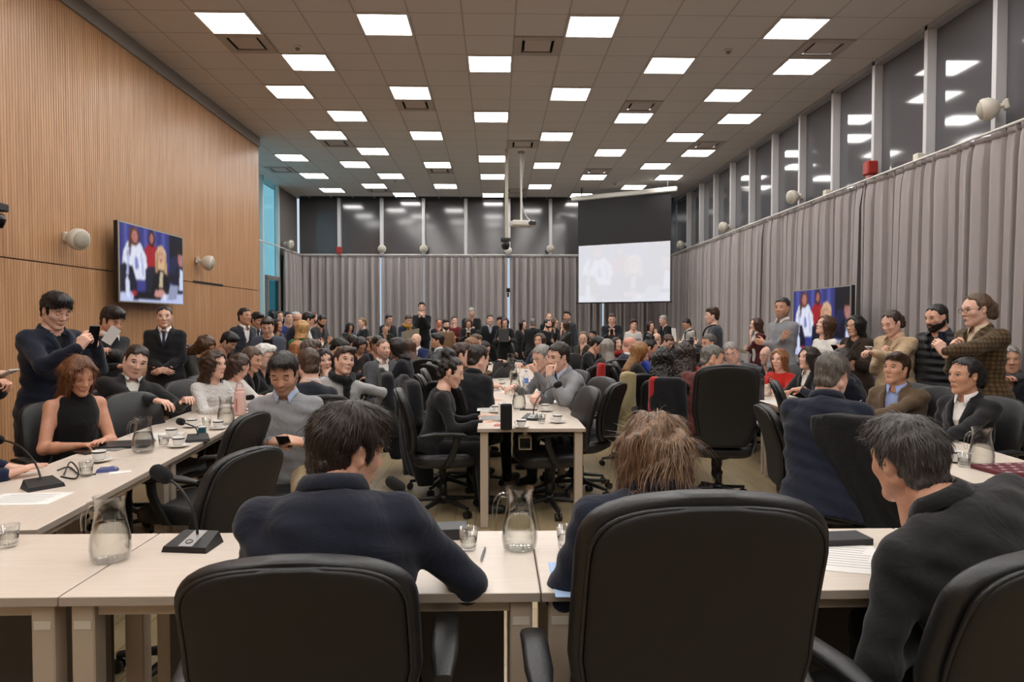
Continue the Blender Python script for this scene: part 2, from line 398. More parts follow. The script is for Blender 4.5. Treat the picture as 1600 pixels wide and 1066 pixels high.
def hair_parts(style, lv, kind):
    key = ('hair', style, lv, kind)
    if key in _cache: return _cache[key]
    h = HEADRES[lv]*(1.5 if style != 'curly' else 1.05)
    long_ = {'long': .30, 'wavy': .27, 'bob': .14, 'curly': .26, 'mid': .17, 'shaggy': .145, 'tied': 0, 'bun': 0}.get(style, 0)
    f = Field((-.20, -.16, -.36 if long_ > .2 else -.2), (.15, .16, .19), h)
    X, Y, Z = f.P; full = (slice(None),)*3
    th = {'short': .012, 'crop': .006, 'full': .020, 'quiff': .016, 'messy': .018, 'curlytop': .022, 'reced': .010, 'fringe': .008, 'spot': .011, 'side': .016, 'tied': .009, 'bun': .010}.get(style, .013)
    f.ell((-.016, 0, .040), (.097+th, .077+th*(.62 if not long_ else 1), .083+th), 0)
    if style in ('quiff', 'full', 'curlytop'): f.ell((.045, 0, .105), (.055, .06, .030), .03)
    if style == 'side': f.ell((.04, .02, .100), (.06, .06, .03), .03, rotx(.25))
    if style == 'messy': [f.ell((-.01+.05*cos(a), .045*sin(a), .11+.01*sin(3*a)), (.045, .04, .028), .02) for a in np.linspace(0, 2*pi, 7)[:-1]]
    hl = .050
    if long_:
        cx, cy = (.095, .090) if style != 'curly' else (.105, .115)
        zl = -long_
        rr = np.sqrt(((X+.028+.32*np.clip(-Z-.07, 0, .2))/cx)**2+(Y/cy)**2)
        flare = 1+np.clip(-Z, 0, .4)*(.55 if style in ('wavy', 'curly', 'shaggy') else .25)
        d = (rr/flare-1)*cy; d = np.maximum(d, Z-.03); d = np.maximum(d, zl-Z+.015*np.sin(40*Y+20*X))
        f.put(full, d+0*X, .07)
        # open front: face, and a parting down the chest
        w = .052+np.clip(-Z-.05, 0, .3)*.12
        opn = np.maximum(np.maximum(np.abs(Y)-w, .020-X), Z-.094+.55*np.abs(Y)+6*np.clip(.012-np.abs(Y), 0, 1)*0)
        f.put(full, opn+0*Z, .015, 's')
        inner = np.maximum(np.sqrt(((X+.02)/.07)**2+(Y/.072)**2)*.07-.07, Z+.05)
        f.put(full, inner, .01, 's')
    else:
        ztop = {'reced': .112, 'crop': .090, 'short': .088, 'quiff': .092, 'full': .070, 'messy': .080, 'curlytop': .076, 'side': .084, 'fringe': .2, 'spot': .095, 'tied': .100, 'bun': .100}.get(style, .088)
        xf = {'reced': .040}.get(style, .058)
        face = np.maximum(.036-X+.35*np.clip(.0-Z, 0, 1), Z-ztop+.45*np.abs(Y))       # forehead and face opening
        f.put(full, face+0*Y, .012, 's')
        low = np.maximum(Z+.020, .010-X)                       # in front of the ears
        f.put(full, low+0*Y, .01, 's')
        if style not in ('fringe',): f.ell((-.056, 0, -.040), (.050+th*.4, .058+th*.3, .058), .025)
        nape = Z+.088-.55*np.clip(X+.085, 0, .1)
        f.put(full, nape+0*X+0*Y, .015, 's')
        for s in (-1, 1): f.ell((-.006, s*.088, -.010), (.030, .026, .042), .008, mode='s')
        if style == 'fringe': f.put(full, np.maximum(.055-Z, .5*(.055-Z)-.0)*0+(.030-Z+.35*X)*-1+0*Y, .01, 'i')
        if style == 'spot': f.ell((-.045, 0, .135), (.042, .038, .03), .01, mode='s')
    if style == 'bun': f.ell((-.075, 0, .135), (.055, .055, .05), .02); f.ell((-.05, .03, .15), (.035, .03, .03), .02)
    if style == 'tied':
        f.ell((-.115, 0, .015), (.042, .045, .045), .02); f.ell((-.125, .01, -.03), (.03, .035, .06), .02)
    am = {'curly': .010, 'messy': .006, 'curlytop': .008, 'shaggy': .008, 'wavy': .007, 'crop': .001, 'bun': .006}.get(style, .003)
    fr = {'curly': 85, 'curlytop': 110}.get(style, 60)
    ang = np.arctan2(Y, X+.03)
    ws = wob(X, Y, Z, fr, 1.) if not long_ else (np.sin(fr*.9*Y+9*np.sin(11*Z)+2)*np.sin(fr*.8*X+7*np.sin(9*Z+1))+.4*np.sin(fr*1.9*Y+12*np.sin(14*Z)))
    if style == 'curly': ws = np.sin(fr*X+3*np.sin(40*Z))*np.sin(fr*Y+3*np.sin(37*Z+2))*np.sin(fr*.8*Z+2*np.sin(50*Y))*1.4
    f.F += (am*ws+(.0028 if am < .008 else .001)*np.sin(ang*34+9*np.sin(Z*18)))*(f.F < .1)
    if not long_:   # close the cut along the skull so that hair is a cap and not a solid
        pass
    v, q = f.mesh()
    _cache[key] = (v, q); return v, q
def beard_parts(lv, kind, full):
    key = ('beard', lv, kind, full)
    if key in _cache: return _cache[key]
    f = head_field(kind, HEADRES[lv]); X, Y, Z = f.P; a = (slice(None),)*3
    f.F -= (.0055 if full else .0013)
    cheek = Z+.052-.60*(.085-X); must = np.maximum(np.maximum(Z+.037, np.abs(Y)-.030), .06-X)
    reg = np.minimum(np.maximum(cheek, Z+.040-.9*np.clip(.03-X, 0, 1)), must); reg = np.maximum(reg, -.016-X)
    f.put(a, reg+0*Y, 0, 'i'); f.put(a, (-.121+.55*(.07-X))-Z+0*Y, 0, 'i')
    f.ell((.095, 0, -.0585), (.020, .020, .0078), .003, mode='s')
    v, q = f.mesh(); _cache[key] = (v, q); return v, q
HANDRES = (.0047, .0066, .0092)
def hand_parts(pose, lv, side):
    """wrist at the origin, fingers along +X, back of the hand +Z, thumb to side*Y"""
    key = ('hand', pose, lv, side)
    if key in _cache: return _cache[key]
    h = HANDRES[lv]
    f = Field((-.09, -.10, -.12), (.21, .10, .06), h)
    c = {'relax': (.35, .45, .3), 'flat': (.08, .12, .08), 'grip': (.75, 1.0, .7), 'fist': (1.35, 1.5, 1.0), 'point': (.5, .7, .4)}[pose]
    f.cone((-.030, 0, 0), (.0, 0, 0), .023, .023, 0)
    for i, y in enumerate((.030, .010, -.010, -.029)):
        f.cone((.005, y*.55, 0), (.085-.004*abs(i-1), y, .002), .017, .0125, .012)
    fl = (.042, .047, .043, .034); r0 = (.0088, .0092, .0086, .0078)
    for i, y in enumerate((.030, .010, -.010, -.029)):
        p = V(.088-.004*abs(i-1), y, .001); a = 0.; L = fl[i]; r = r0[i]
        sp = y*(.9 if pose in ('flat', 'relax') else .2)
        cc = c if not (pose == 'point' and i == 0) else (.1, .1, .1)
        for j, m in enumerate((1., .66, .52)):
            a += cc[j]*(1+.08*i); d = V(cos(a), sp*(.6 if j == 0 else .2), -sin(a)); e = p+d*L*m
            f.cone(p, e, r, r*.92, .0035 if j else .006); p = e; r *= .92
    p = V(.025, .024, -.006); d1 = unit(V(.70, .62, -.32 if pose != 'flat' else -.05)); e = p+d1*.045; f.cone(p, e, .0135, .0105, .012)
    d2 = unit(V(.92, .25 if pose in ('flat', 'relax') else -.15, -.35 if pose != 'flat' else -.05)); e2 = e+d2*.034; f.cone(e, e2, .0105, .009, .004)
    d3 = unit(d2+V(.1, -.15, -.15)); f.cone(e2, e2+d3*.026, .009, .0078, .004)
    v, q = f.mesh()
    if side < 0: v = v*V(1, -1, 1); q = q[:, ::-1]
    _cache[key] = (v, q); return v, q

def strands(v, q, n, length, seed, crown, down=1., wid=.0011, wave=.0):
    """thin hair ribbons lying along the hair surface"""
    rg = np.random.default_rng(seed)
    a, b, c = v[q[:, 0]], v[q[:, 1]], v[q[:, 2]]
    nr = np.cross(b-a, c-a); ar = np.linalg.norm(nr, axis=1)+1e-12; nr /= ar[:, None]
    i = rg.choice(len(q), n, p=ar/ar.sum())
    p = v[q[i]].mean(1)+rg.normal(0, .001, (n, 3)); N = nr[i]
    hw = np.clip((p[:, 2:]-.01)/.09, .02, 1); g = unit_rows((p-crown)*np.concatenate([hw, hw, np.full((n, 1), .3)], 1)+V(0, 0, -.05)*down*np.ones((n, 1)))
    t = unit_rows(g-N*(g*N).sum(1)[:, None]+rg.normal(0, .15, (n, 3)))
    s = np.cross(t, N); L = length*rg.uniform(.5, 1.25, n)[:, None]*(np.clip((p[:, 2:]+.05)/.13, .18, 1) if length < .05 else 1)
    K = 4; pts = []
    lift = rg.uniform(.0, .0035, n)[:, None]; cv = np.clip((p[:, 2]+.01)/.04, 0, 1)[:, None]*5.2
    for k in range(K):
        u = k/(K-1)
        pts.append(p+t*L*u+N*(.0012+lift*u*(1-.2*u))-N*cv*(L*u)**2-N*(.10*L*u*u)*(p[:, 2:] < .03)+V(0, 0, -1)*L*.12*u*u*down+s*np.sin(u*5+p[:, :1]*60)*wave)
    vs = []; qs = []; base = 0
    W = s*wid*rg.uniform(.6, 1.5, n)[:, None]
    idx = np.arange(n)
    allv = []
    for k in range(K):
        w = W*(1-.75*k/(K-1)); allv += [pts[k]-w, pts[k]+w]
    A = np.stack(allv, 1).reshape(-1, 3)
    for k in range(K-1):
        o = idx*(2*K)+2*k; qs.append(np.stack([o, o+1, o+3, o+2], 1))
    return A, np.concatenate(qs)
def unit_rows(a): return a/(np.linalg.norm(a, axis=1)[:, None]+1e-9)

# ------------------------------------------------------------------ a person
SKINS = {'l': '#e2b8a3', 'm': '#d7a88f', 't': '#c8987d', 'd': '#b58468'}
NPERS = [0]
def ik(S, W, l1, l2, hint):
    d = W-S; D = np.linalg.norm(d)
    if D > (l1+l2)*.995: W = S+d/D*(l1+l2)*.995; D = (l1+l2)*.995
    u = (W-S)/D; x = (l1*l1-l2*l2+D*D)/(2*D); hgt = sqrt(max(l1*l1-x*x, 0))
    n = hint-u*np.dot(hint, u); n = unit(n)
    return S+u*x+n*hgt, W
def person(label, px, py, Y, a, pose='sit', lean=8, side=0, head=None, hair='short', hc='#1c1512', sk='m', kind='m',
           top=('jacket', '#15161a'), inner=None, tie=None, arms='lap', legs='#17181b', sz=1., beard=None, glasses=None,
           group=None, look=None, wide=1., hand_l=None, hand_r=None, poses=('relax', 'relax'), lv=None, pz=None, hs=1., feet=True,
           elbow=(0, 0), belly=0., bend=0., extra=None, shoes='#101010', pants_y=None, nohint=None, neck=1., hfwd=0.):
    H = at(px, py, Y); F = V(cos(rad(a)), sin(rad(a)), 0); Lf = V(-F[1], F[0], 0); UP = V(0, 0, 1.)
    fem = kind == 'f'
    lv = 0 if Y < 5.1 else (1 if Y < 8.4 else 2)
    res = (.0125, .0185, .0275)[lv]
    ha, hp, hr = head or (a, 0, 0)
    RH = rotz(rad(ha))@roty(rad(hp))@rotx(rad(hr))        # head frame: +X face, +Z crown
    s = sz*(.94 if fem else 1.)
    if pose == 'stand': s = sz*H[2]/1.635
    # torso frame
    tu = unit(UP*cos(rad(lean))+F*sin(rad(lean))+Lf*sin(rad(side)))
    tl = unit(Lf-tu*np.dot(Lf, tu)); tf = np.cross(tl, tu)
    neck_top = H+RH@V(-.022, 0, -.075)*s
    nb = neck_top-(tu*.6+UP*.4)*.074*s*neck-F*(.014+hfwd)
    TL = .50*s
    if pose == 'sit':
        zp = .555 if pz is None else pz
        TL = float(np.clip((nb[2]-zp)/max(tu[2], .5), .40, .60))
        pel = nb-tu*TL; pel[2] = max(pel[2], .50)
    else:
        pel = nb-tu*TL
    W = wide*s*(.90 if fem else 1.)
    NPERS[0] += 1; seed = NPERS[0]
    base = V(pel[0], pel[1], 0)
    root = thing('person', label, 'person', base, 0, group)
    def build(name, v, q, mats, mi=None, extra_t=None):
        if not len(q): return None
        return link(name, mesh_data(name, v-base, [q], mats, mi), root)
    # --- arms
    sh = [nb-tu*.072*s+tl*sg*(.163*W)+tf*.0 for sg in (1, -1)]     # left, right
    l1, l2 = .285*s, .255*s
    tab = .775
    def loc(f, l, z): return nb+F*f*s+Lf*l*s+UP*z*s
    PRE = {'side': lambda g: loc(.04, g*.25, -.60), 'lap': lambda g: loc(.30, g*.07, -.44), 'table': lambda g: np.append(loc(.40, g*.12, 0)[:2], tab+.03),
           'elbows': lambda g: np.append(loc(.36, g*.05, 0)[:2], tab+.07), 'phone': lambda g: loc(.30, g*.055, -.20), 'low': lambda g: loc(.30, g*.06, -.33), 'read': lambda g: loc(.34, g*.15, -.27),
           'cross': lambda g: loc(.165, -g*.135, -.255-.03*g), 'clasp': lambda g: loc(.22, g*.035, -.45), 'pray': lambda g: loc(.20, g*.05, -.06),
           'chin': lambda g: (H+RH@V(.10, g*.02, -.165)*s if g < 0 else loc(.22, .02, -.30)),
           'chinl': lambda g: (H+RH@V(.10, g*.02, -.165)*s if g > 0 else loc(.22, -.02, -.30)),
           'back': lambda g: loc(-.12, g*.10, -.50), 'camera': lambda g: loc(.26, g*.06, -.16)}
    am = (arms, arms) if isinstance(arms, str) else arms
    if pose == 'sit' and am == ('lap', 'lap'): pass
    AR = []
    for i, sg in enumerate((1, -1)):
        hp_ = (hand_l, hand_r)[i]
        if hp_ is None: Wt = PRE[am[i]](sg)
        elif len(hp_) == 3 and hp_[2] < 0: Wt = loc(hp_[0], hp_[1], hp_[2])
        elif hp_[1] < 3 and hp_[0] < 3: Wt = loc(hp_[0], hp_[1], hp_[2])
        else: Wt = at(*hp_)
        hint = -UP*.9+Lf*sg*(.55+elbow[i])-F*.35
        if nohint is not None and nohint[i] is not None: hint = F*nohint[i][0]+Lf*nohint[i][1]+UP*nohint[i][2]
        E, Wt = ik(sh[i], Wt, l1, l2, hint)
        AR.append((sh[i], E, Wt))
    # --- garments
    typ, tcol = top[0], top[1]; tk = top[2] if len(top) > 2 else 'plain'
    allp = [nb+tu*.06, pel-UP*.25]+[p for A in AR for p in A]
    lo = np.min(allp, 0)-V(.32, .32, .12); hi = np.max(allp, 0)+V(.32, .32, .1)
    tt = np.array([-.42, -.2, 0, .22, .45, .68, .82, .93, 1.0, 1.1])
    if fem: ww = np.array([.175, .182, .175, .142, .152, .165, .158, .120, .062, .052]); df = np.array([.11, .11, .105, .098, .115, .135, .105, .08, .058, .05]); db = np.array([.12, .13, .125, .095, .09, .10, .10, .085, .060, .05])
    else: ww = np.array([.165, .170, .166, .160, .170, .186, .178, .138, .072, .06]); df = np.array([.11, .115, .115, .115, .118, .120, .105, .082, .062, .055]); db = np.array([.12, .13, .12, .105, .110, .120, .118, .098, .068, .055])
    df = df+belly*np.array([.3, .7, 1, 1, .7, .3, 0, 0, 0, 0])
    def torso(fl, off, t0, t1, k, X, Y_, Z, sl, ring=0.):
        x, y, z = X-pel[0], Y_-pel[1], Z-pel[2]
        t = (x*tu[0]+y*tu[1]+z*tu[2])/TL; l = x*tl[0]+y*tl[1]+z*tl[2]; f_ = x*tf[0]+y*tf[1]+z*tf[2]
        f_ = f_-bend*np.sin(np.clip(t, 0, 1)*pi)*-1
        w = np.interp(t, tt, ww*W)+off; a_ = np.interp(t, tt, df*s)+off; b_ = np.interp(t, tt, db*s)+off
        dd = np.where(f_ > 0, a_, b_)
        d = (np.sqrt((l/w)**2+(f_/dd)**2)-1)*np.minimum(w, dd)*.9-ring*np.clip(.15-t, 0, .3)
        d = np.maximum(d, (t-t1)*TL); d = np.maximum(d, (t0-t)*TL)
        return d, t, l, f_
    coat = typ in ('jacket', 'coat', 'blazer', 'open')
    fd = Field(lo, hi, res); allS = (slice(None),)*3
    off = {'jacket': .016, 'coat': .028, 'blazer': .014, 'open': .016, 'sweater': .010, 'shirt': .006, 'tee': .005, 'sleeveless': .003, 'vest': .014}[typ]
    X, Y_, Z = fd.P
    hem = {'coat': -.95 if pose == 'stand' else -.25, 'jacket': -.42 if pose == 'stand' else -.22, 'open': -.40 if pose == 'stand' else -.22, 'blazer': -.38 if pose == 'stand' else -.22}.get(typ, -.20 if pose == 'stand' else -.15)
    hem = max(hem, -.42 if typ != 'coat' else -.95)
    lo_t = np.minimum(pel+tu*TL*hem, nb)-V(.27, .27, .05); hi_t = np.maximum(pel, nb+tu*.08)+V(.27, .27, .05)
    sl, (sx, sy, szz) = fd.sub(lo_t, hi_t, .03)
    d, t, l, f_ = torso(fd, off, hem, 1.0, .02, sx, sy, szz, sl, .06)
    fd.put(sl, d, 0)
    shr = .045*s+off*.7
    if typ != 'sleeveless':
        fd.cone(sh[0]-tl*.01, sh[1]+tl*.01, shr*.92, shr*.92, .035)
        if coat: [fd.cone(nb-tu*.035*s+tl*g*.06, sh[i]+tu*.006, .040*s, shr*.95, .03) for i, g in enumerate((1, -1))]
        for i in (0, 1):
            S_, E_, W_ = AR[i]
            if typ == 'tee': fd.cone(S_, S_+(E_-S_)*.6, shr*1.02, .05*s, .03); continue
            if typ == 'vest': continue
            cuff = W_-unit(W_-E_)*(.012 if coat else .004)
            fd.cone(S_, E_, shr*1.0, (.040*s+off*.7), .035)
            fd.cone(E_, cuff, (.040*s+off*.7), (.028*s+off*.6), .02)
    # folds
    amp = {'jacket': .0045, 'coat': .005, 'blazer': .004, 'sleeveless': .0, 'tee': .003}.get(typ, .0045)
    fd.F += amp*wob(X-pel[0], Y_-pel[1], Z-pel[2], 34, seed*1.3)*(fd.F < .08)
    # neck hole
    nk = .062*s if fem else .068*s
    fd.cone(nb-tu*.01+tf*.018, nb+tu*.2+tf*.05, nk+(-.004 if coat else -.006), nk+.02, .012, 's')
    x, y, z = X-nb[0], Y_-nb[1], Z-nb[2]
    if coat:
        # V opening with turned lapels
        vd = {'jacket': .62, 'coat': .45, 'blazer': .66, 'open': 1.25}[typ]*TL
        sl2, (sx, sy, szz) = fd.sub(np.minimum(nb-tu*vd, nb)-.2, np.maximum(nb, nb)+.2, .02)
        xx, yy, zz = sx-nb[0], sy-nb[1], szz-nb[2]
        tz = xx*tu[0]+yy*tu[1]+zz*tu[2]; ll = xx*tl[0]+yy*tl[1]+zz*tl[2]; ff = xx*tf[0]+yy*tf[1]+zz*tf[2]
        halfw = np.clip((tz+vd)/vd, 0, 1)*.062*s if typ != 'open' else np.clip((tz+vd)/.1, 0, 1)*.058*s
        edge = np.abs(ll)-halfw
        lap = np.clip(1-np.abs(edge-.018)/.022, 0, 1)*(ff > 0)*np.clip((tz+vd)/.05, 0, 1)*(tz < .0)
        fd.F[sl2] -= (.007*lap).astype(np.float32)
        cut = np.maximum(np.maximum(edge, .015-ff), -(tz+vd)); fd.put(sl2, cut, .004, 's')
        # collar stand round the back of the neck
        for ang in np.linspace(-2.2, 2.2, 9):
            p, p2 = [nb+tu*(.022-.05*(1-cos(b_))*.5)-tf*cos(b_)*(nk+.006)+tl*sin(b_)*(nk+.012)+tf*.012 for b_ in (ang, ang+.55)]
            fd.cone(p, p2, .013, .013, .012)
    elif typ in ('sweater', 'vest', 'tee'):
        for ang in np.linspace(0, 2*pi, 13)[:-1]:
            q_ = [nb+tf*.014+tf*cos(b_)*(nk+.002)+tl*sin(b_)*(nk+.002)-tu*(.018+.020*cos(b_)) for b_ in (ang, ang+.53)]
            fd.cone(q_[0], q_[1], .0095, .0095, .006)
    elif typ == 'sleeveless':
        fd.cone(nb-tu*.045-tl*.05+tf*.01, nb-tu*.045+tl*.05+tf*.01, .062*s, .062*s, .03); fd.cone(nb-tu*.12-tl*.05+tf*.03, nb-tu*.12+tl*.05+tf*.03, .075*s, .075*s, .03)
        fd.cone(nb-tu*.02+tf*.008, nb+tu*.05+tf*.018, nk-.004, nk-.008, .02)
        for i, g in enumerate((1, -1)): fd.cone(nb-tu*.02*s, sh[i]-tl*g*.045, .05*s, .035*s, .03)
    v, q = fd.mesh()
    gname = {'jacket': 'jacket', 'coat': 'coat', 'blazer': 'jacket', 'open': 'jacket', 'sweater': 'sweater', 'shirt': 'shirt', 'tee': 't_shirt', 'sleeveless': 'sleeveless_top', 'vest': 'vest'}[typ]
    build(gname, v, q, [cloth(tcol, tk)])
    if coat and lv < 2:      # turned collar and lapels
        mc = MB(); A_ = np.linspace(.75, 2*pi-.75, 22); rings = []
        for rad_, zz_ in ((nk+.004, .006), (nk+.005, .040), (nk+.012, .047), (nk+.024, .030), (nk+.032, .004), (nk+.026, .000)):
            rings.append([nb+tf*.014+tf*cos(b_)*rad_+tl*sin(b_)*(rad_+.004)+tu*(zz_-.045*max(0, cos(b_)+.25)) for b_ in A_])
        mc.loft(rings, False, closed=False)
        if typ != 'open' or True:
            vd2 = {'jacket': .62, 'coat': .45, 'blazer': .66, 'open': .75}[typ]*TL
            for g in (1, -1):
                strip = []
                for u in np.linspace(.06, 1, 12):
                    tz = -vd2*u; tq = 1+tz/TL; hw = ((1-u)*.062*s if typ != 'open' else .056*s)
                    lw = .052*s*(min(1, u/.18)*.9+.1)*(1 if u < .3 else (1-.9*(u-.3)/.7)) + (.012 if .14 < u < .3 else 0)
                    w_ = float(np.interp(tq, tt, ww*W))+off; a_ = float(np.interp(tq, tt, df*s))+off
                    row = []
                    for e, lift in ((0, .002), (.02, .012), (.5, .013), (.95, .011), (1., .002)):
                        l_ = hw+lw*e; row.append(pel+tu*(TL*tq)+tl*g*l_+tf*(a_*sqrt(max(.02, 1-(l_/w_)**2))+lift))
                    strip.append(row if g > 0 else row[::-1])
                mc.loft(strip, False, closed=False)
        mc.v = [k-base for k in mc.v]; mc.build('collar', [cloth(tcol, tk)], root)
    # inner shirt, collar, tie
    inner2 = 'crew' if (inner and inner in ('#111113', '#44474a', '#8c2a26', '#15161a', '#1a1716', '#1b1c20', '#8a7860')) else ''
    if inner and (coat or typ in ('sweater', 'vest')):
        fi = Field(np.minimum(pel, nb)-(.26 if typ != 'vest' else .5), np.maximum(pel, nb+tu*.1)+(.26 if typ != 'vest' else .5), res*.72)
        if coat:
            sl, P = fi.sub(np.minimum(pel-tu*.02, nb)-.2, np.maximum(pel, nb+tu*.06)+.2, .02)
            d, t, l, f_ = torso(fi, -.004, (.0 if typ != 'open' else -.12), .985, 0, *P, sl)
            d = np.maximum(d, np.abs(l)-.105*s); d = np.maximum(d, -f_-.02); fi.put(sl, d, 0)
        if typ == 'vest':
            for i in (0, 1):
                fi.cone(AR[i][0], AR[i][1], shr*1.03, .046*s, .02); fi.cone(AR[i][1], AR[i][2], .046*s, .034*s, .02)
        fi.cone(nb-tu*.05+tf*.012, nb+tu*.2+tf*.03, nk-.010, nk+.01, .004, 's')
        v, q = fi.mesh()
        if inner2 != 'crew':
            A_ = np.linspace(.30, 2*pi-.30, 26); rings = []
            for rad_, zz_, fl in ((nk-.004, .006, 0), (nk-.005, .040, 0), (nk+.001, .044, .0), (nk+.013, .020, 1), (nk+.013, .010, 1), (nk+.006, .010, 1)):
                ring = []
                for b_ in A_:
                    pt_ = np.exp(-((min(b_, 2*pi-b_)-.30)/.35)**2)      # collar points at the front
                    front = max(0, cos(b_))
                    ring.append(nb+tf*.016+tf*cos(b_)*(rad_+fl*pt_*.012)+tl*sin(b_)*rad_+tu*(zz_-.022*front-fl*pt_*.036)+tl*np.sign(sin(b_))*fl*pt_*.012)
                rings.append(ring)
            mc = MB(); mc.loft(rings, False, closed=False); cv_ = np.concatenate(mc.v); cq = np.concatenate(mc.q)
            q = np.concatenate([q, cq+len(v)]) if len(q) else cq; v = np.concatenate([v, cv_])
        build('shirt', v, q, [cloth(inner)])
    if tie:
        pts = []
        for u in np.linspace(.97, .30, 9): pts.append(pel+tu*TL*u+tf*(np.interp(u, tt, df*s)+.006+(.018 if u > .93 else 0)))
        m = MB(); wv = np.array([.016, .019, .014, .017, .022, .026, .029, .031, .030])
        m.loft([[p+tl*w-tf*.002, p+tl*w*.3+tf*.006, p-tl*w*.3+tf*.006, p-tl*w-tf*.002] for p, w in zip(pts, wv)]); 
        for k in range(len(m.v)): m.v[k] = m.v[k]-base
        m.build('necktie', [cloth(tie)], root)
    # --- trousers and shoes
    zk = .50
    hipw = .095*W
    LEG = []
    for sg in (1, -1):
        hip = pel+Lf*sg*hipw-UP*.03
        if pose == 'sit':
            knee = hip+F*.40*s+Lf*sg*.06; knee[2] = max(.46, pel[2]-.04); ank = knee+F*.03; ank[2] = .09
        else:
            ank = np.append((pel+Lf*sg*.10*s-F*.01)[:2], .085); knee = (hip+ank)/2+F*.015
        LEG.append((hip, knee, ank))
    pts = np.array([p for L_ in LEG for p in L_]+[pel+UP*.12])
    rl = res*1.7
    fp = Field(pts.min(0)-.14, pts.max(0)+.14, rl)
    sl, P = fp.sub(pel-.26, pel+.26, .03); d, t, l, f_ = torso(fp, -.006, -.24, .06, 0, *P, sl); fp.put(sl, d, 0)
    for hip, knee, ank in LEG:
        fp.cone(hip, knee, .088*s*(1 if not fem else .95), .066*s, .03); fp.cone(knee, ank-UP*.0, .064*s, .050*s, .025)
    fp.F += .004*wob(*fp.P, 30, seed)*(fp.F < .08)
    v, q = fp.mesh(); build('trousers', v, q, [cloth(legs)])
    if feet:
        for hip, knee, ank in LEG:
            fs = Field(ank-.2, ank+.2, res*1.05); c_ = np.append(ank[:2], 0)
            fs.cone(c_+UP*.045, c_+F*.15+UP*.032, .045, .034, 0); fs.cone(c_+UP*.05, ank, .046, .045, .03); fs.put(allS, .004-fs.P[2]+0*fs.P[0]+0*fs.P[1], 0, 'i')
            v, q = fs.mesh(); build('shoe', v, q, [simple('shoe_'+shoes, shoes, .45)])
    # --- body: head, neck, hands
    hk = 'f' if fem else kind
    lk = look or ('down' if hp > 18 else 'open')
    hv, hq, hm = head_parts(hk, lv, lk)
    hsz = (s*1.05 if pose == 'sit' else min(s, 1.04)*1.05)*hs
    hv = (hv*hsz)@RH.T+H
    skn = skin(SKINS.get(sk, sk)); vs_, qs_, ms_ = [hv], [hq], [hm]; n = len(hv)
    def join(v, q, m=0):
        nonlocal n
        vs_.append(v); qs_.append(q+n); ms_.append(np.full(len(q), m)); n += len(v)
    bare = typ in ('sleeveless', 'tee')
    fn = Field(np.minimum(nb, H)-(.3 if bare else .14), np.maximum(nb, H)+(.3 if bare else .14), max(.012, HEADRES[lv]*2.0))
    if bare:
        P_ = np.array([p for A in AR for p in A]+[nb, H, pel]); fn = Field(P_.min(0)-.1, P_.max(0)+.1, .0085 if lv == 0 else .012)
    ntop = H+RH@V(-.028, 0, -.06)*hsz; nr = (.050 if fem else .058)*hsz
    fn.cone(ntop, nb-tu*.015+tf*.005, nr, nr*1.02, 0)
    fn.cone(nb-tu*.015-tl*.05, nb-tu*.015+tl*.05, .040*s, .040*s, .04); fn.cone(nb-tu*.02, nb-tu*.10+tf*.03, .05*s, .05*s, .04)
    if bare:
        for i, g in enumerate((1, -1)):
            S_, E_, W_ = AR[i]
            fn.cone(nb-tu*.03, S_, .04*s, .046*s, .04); fn.cone(S_, E_, .047*s, .037*s, .02); fn.cone(E_, E_+(W_-E_)*.35, .038*s, .038*s, .02); fn.cone(E_+(W_-E_)*.35, W_, .038*s, .024*s, .02)
        sl, P = fn.sub(np.minimum(pel, nb)-.2, np.maximum(pel, nb)+.2, .03); d, t, l, f_ = torso(fn, -.008, .35, .96, 0, *P, sl); fn.put(sl, d, .03)
    v, q = fn.mesh(); join(v, q)
    for i, sg in enumerate((1, -1)):
        S_, E_, W_ = AR[i]; fdv = unit(W_-E_)
        ps = poses[i]
        v, q = hand_parts(ps, lv, -sg)
        mode = am[i] if (hand_l, hand_r)[i] is None else 'free'
        xd = fdv; zn = UP
        if mode in ('table', 'elbows'): xd = unit(F*.9-Lf*sg*.35-UP*.08)
        if mode == 'lap': xd = unit(F*.6-Lf*sg*.8-UP*.1)
        if mode == 'clasp': xd = unit(-Lf*sg*.8+F*.3-UP*.4); zn = F
        if mode in ('phone', 'low', 'camera'): xd = unit(F*.25+UP*.75-Lf*sg*.45); zn = Lf*sg+F*.5
        if mode == 'read': xd = unit(F*.7+UP*.3-Lf*sg*.3); zn = Lf*sg-UP*.5
        if mode == 'side': xd = -UP+F*.15; zn = Lf*sg
        if mode in ('chin', 'chinl') and Wt is not None: xd = unit(UP*.8-F*.2-Lf*sg*.3) if W_[2] > nb[2]-.12 else fdv; zn = F
        if mode == 'cross': zn = F
        if mode == 'pray': xd = unit(UP*.7+F*.4-Lf*sg*.5); zn = Lf*sg+F*.4
        if mode == 'free':
            zn = UP if abs(fdv[2]) < .6 else F
            if extra and extra.get('xd') and extra['xd'][i] is not None: e = extra['xd'][i]; xd = unit(F*e[0]+Lf*e[1]+UP*e[2])
            if extra and extra.get('zn') and extra['zn'][i] is not None: e = extra['zn'][i]; zn = unit(F*e[0]+Lf*e[1]+UP*e[2])
        xd = unit(xd); zn = unit(zn-xd*np.dot(zn, xd)); yd = np.cross(zn, xd)
        R = np.stack([xd, yd, zn], 1)
        sc_ = s*(.92 if fem else 1.)
        join((v*sc_)@R.T+W_+fdv*.004, q)
        if not bare:      # the arm inside the sleeve, so that hand, arm and trunk are one body
            mm = MB(); mm.tube([nb-tu*.04, S_, E_, W_-fdv*.03, W_+xd*.01], [.03, .03, .026, .018, .012], 6); vv = np.concatenate(mm.v); join(vv[:30], mm.q[0])
        if extra is not None: extra.setdefault('hands', {})[i] = (W_, xd, zn)
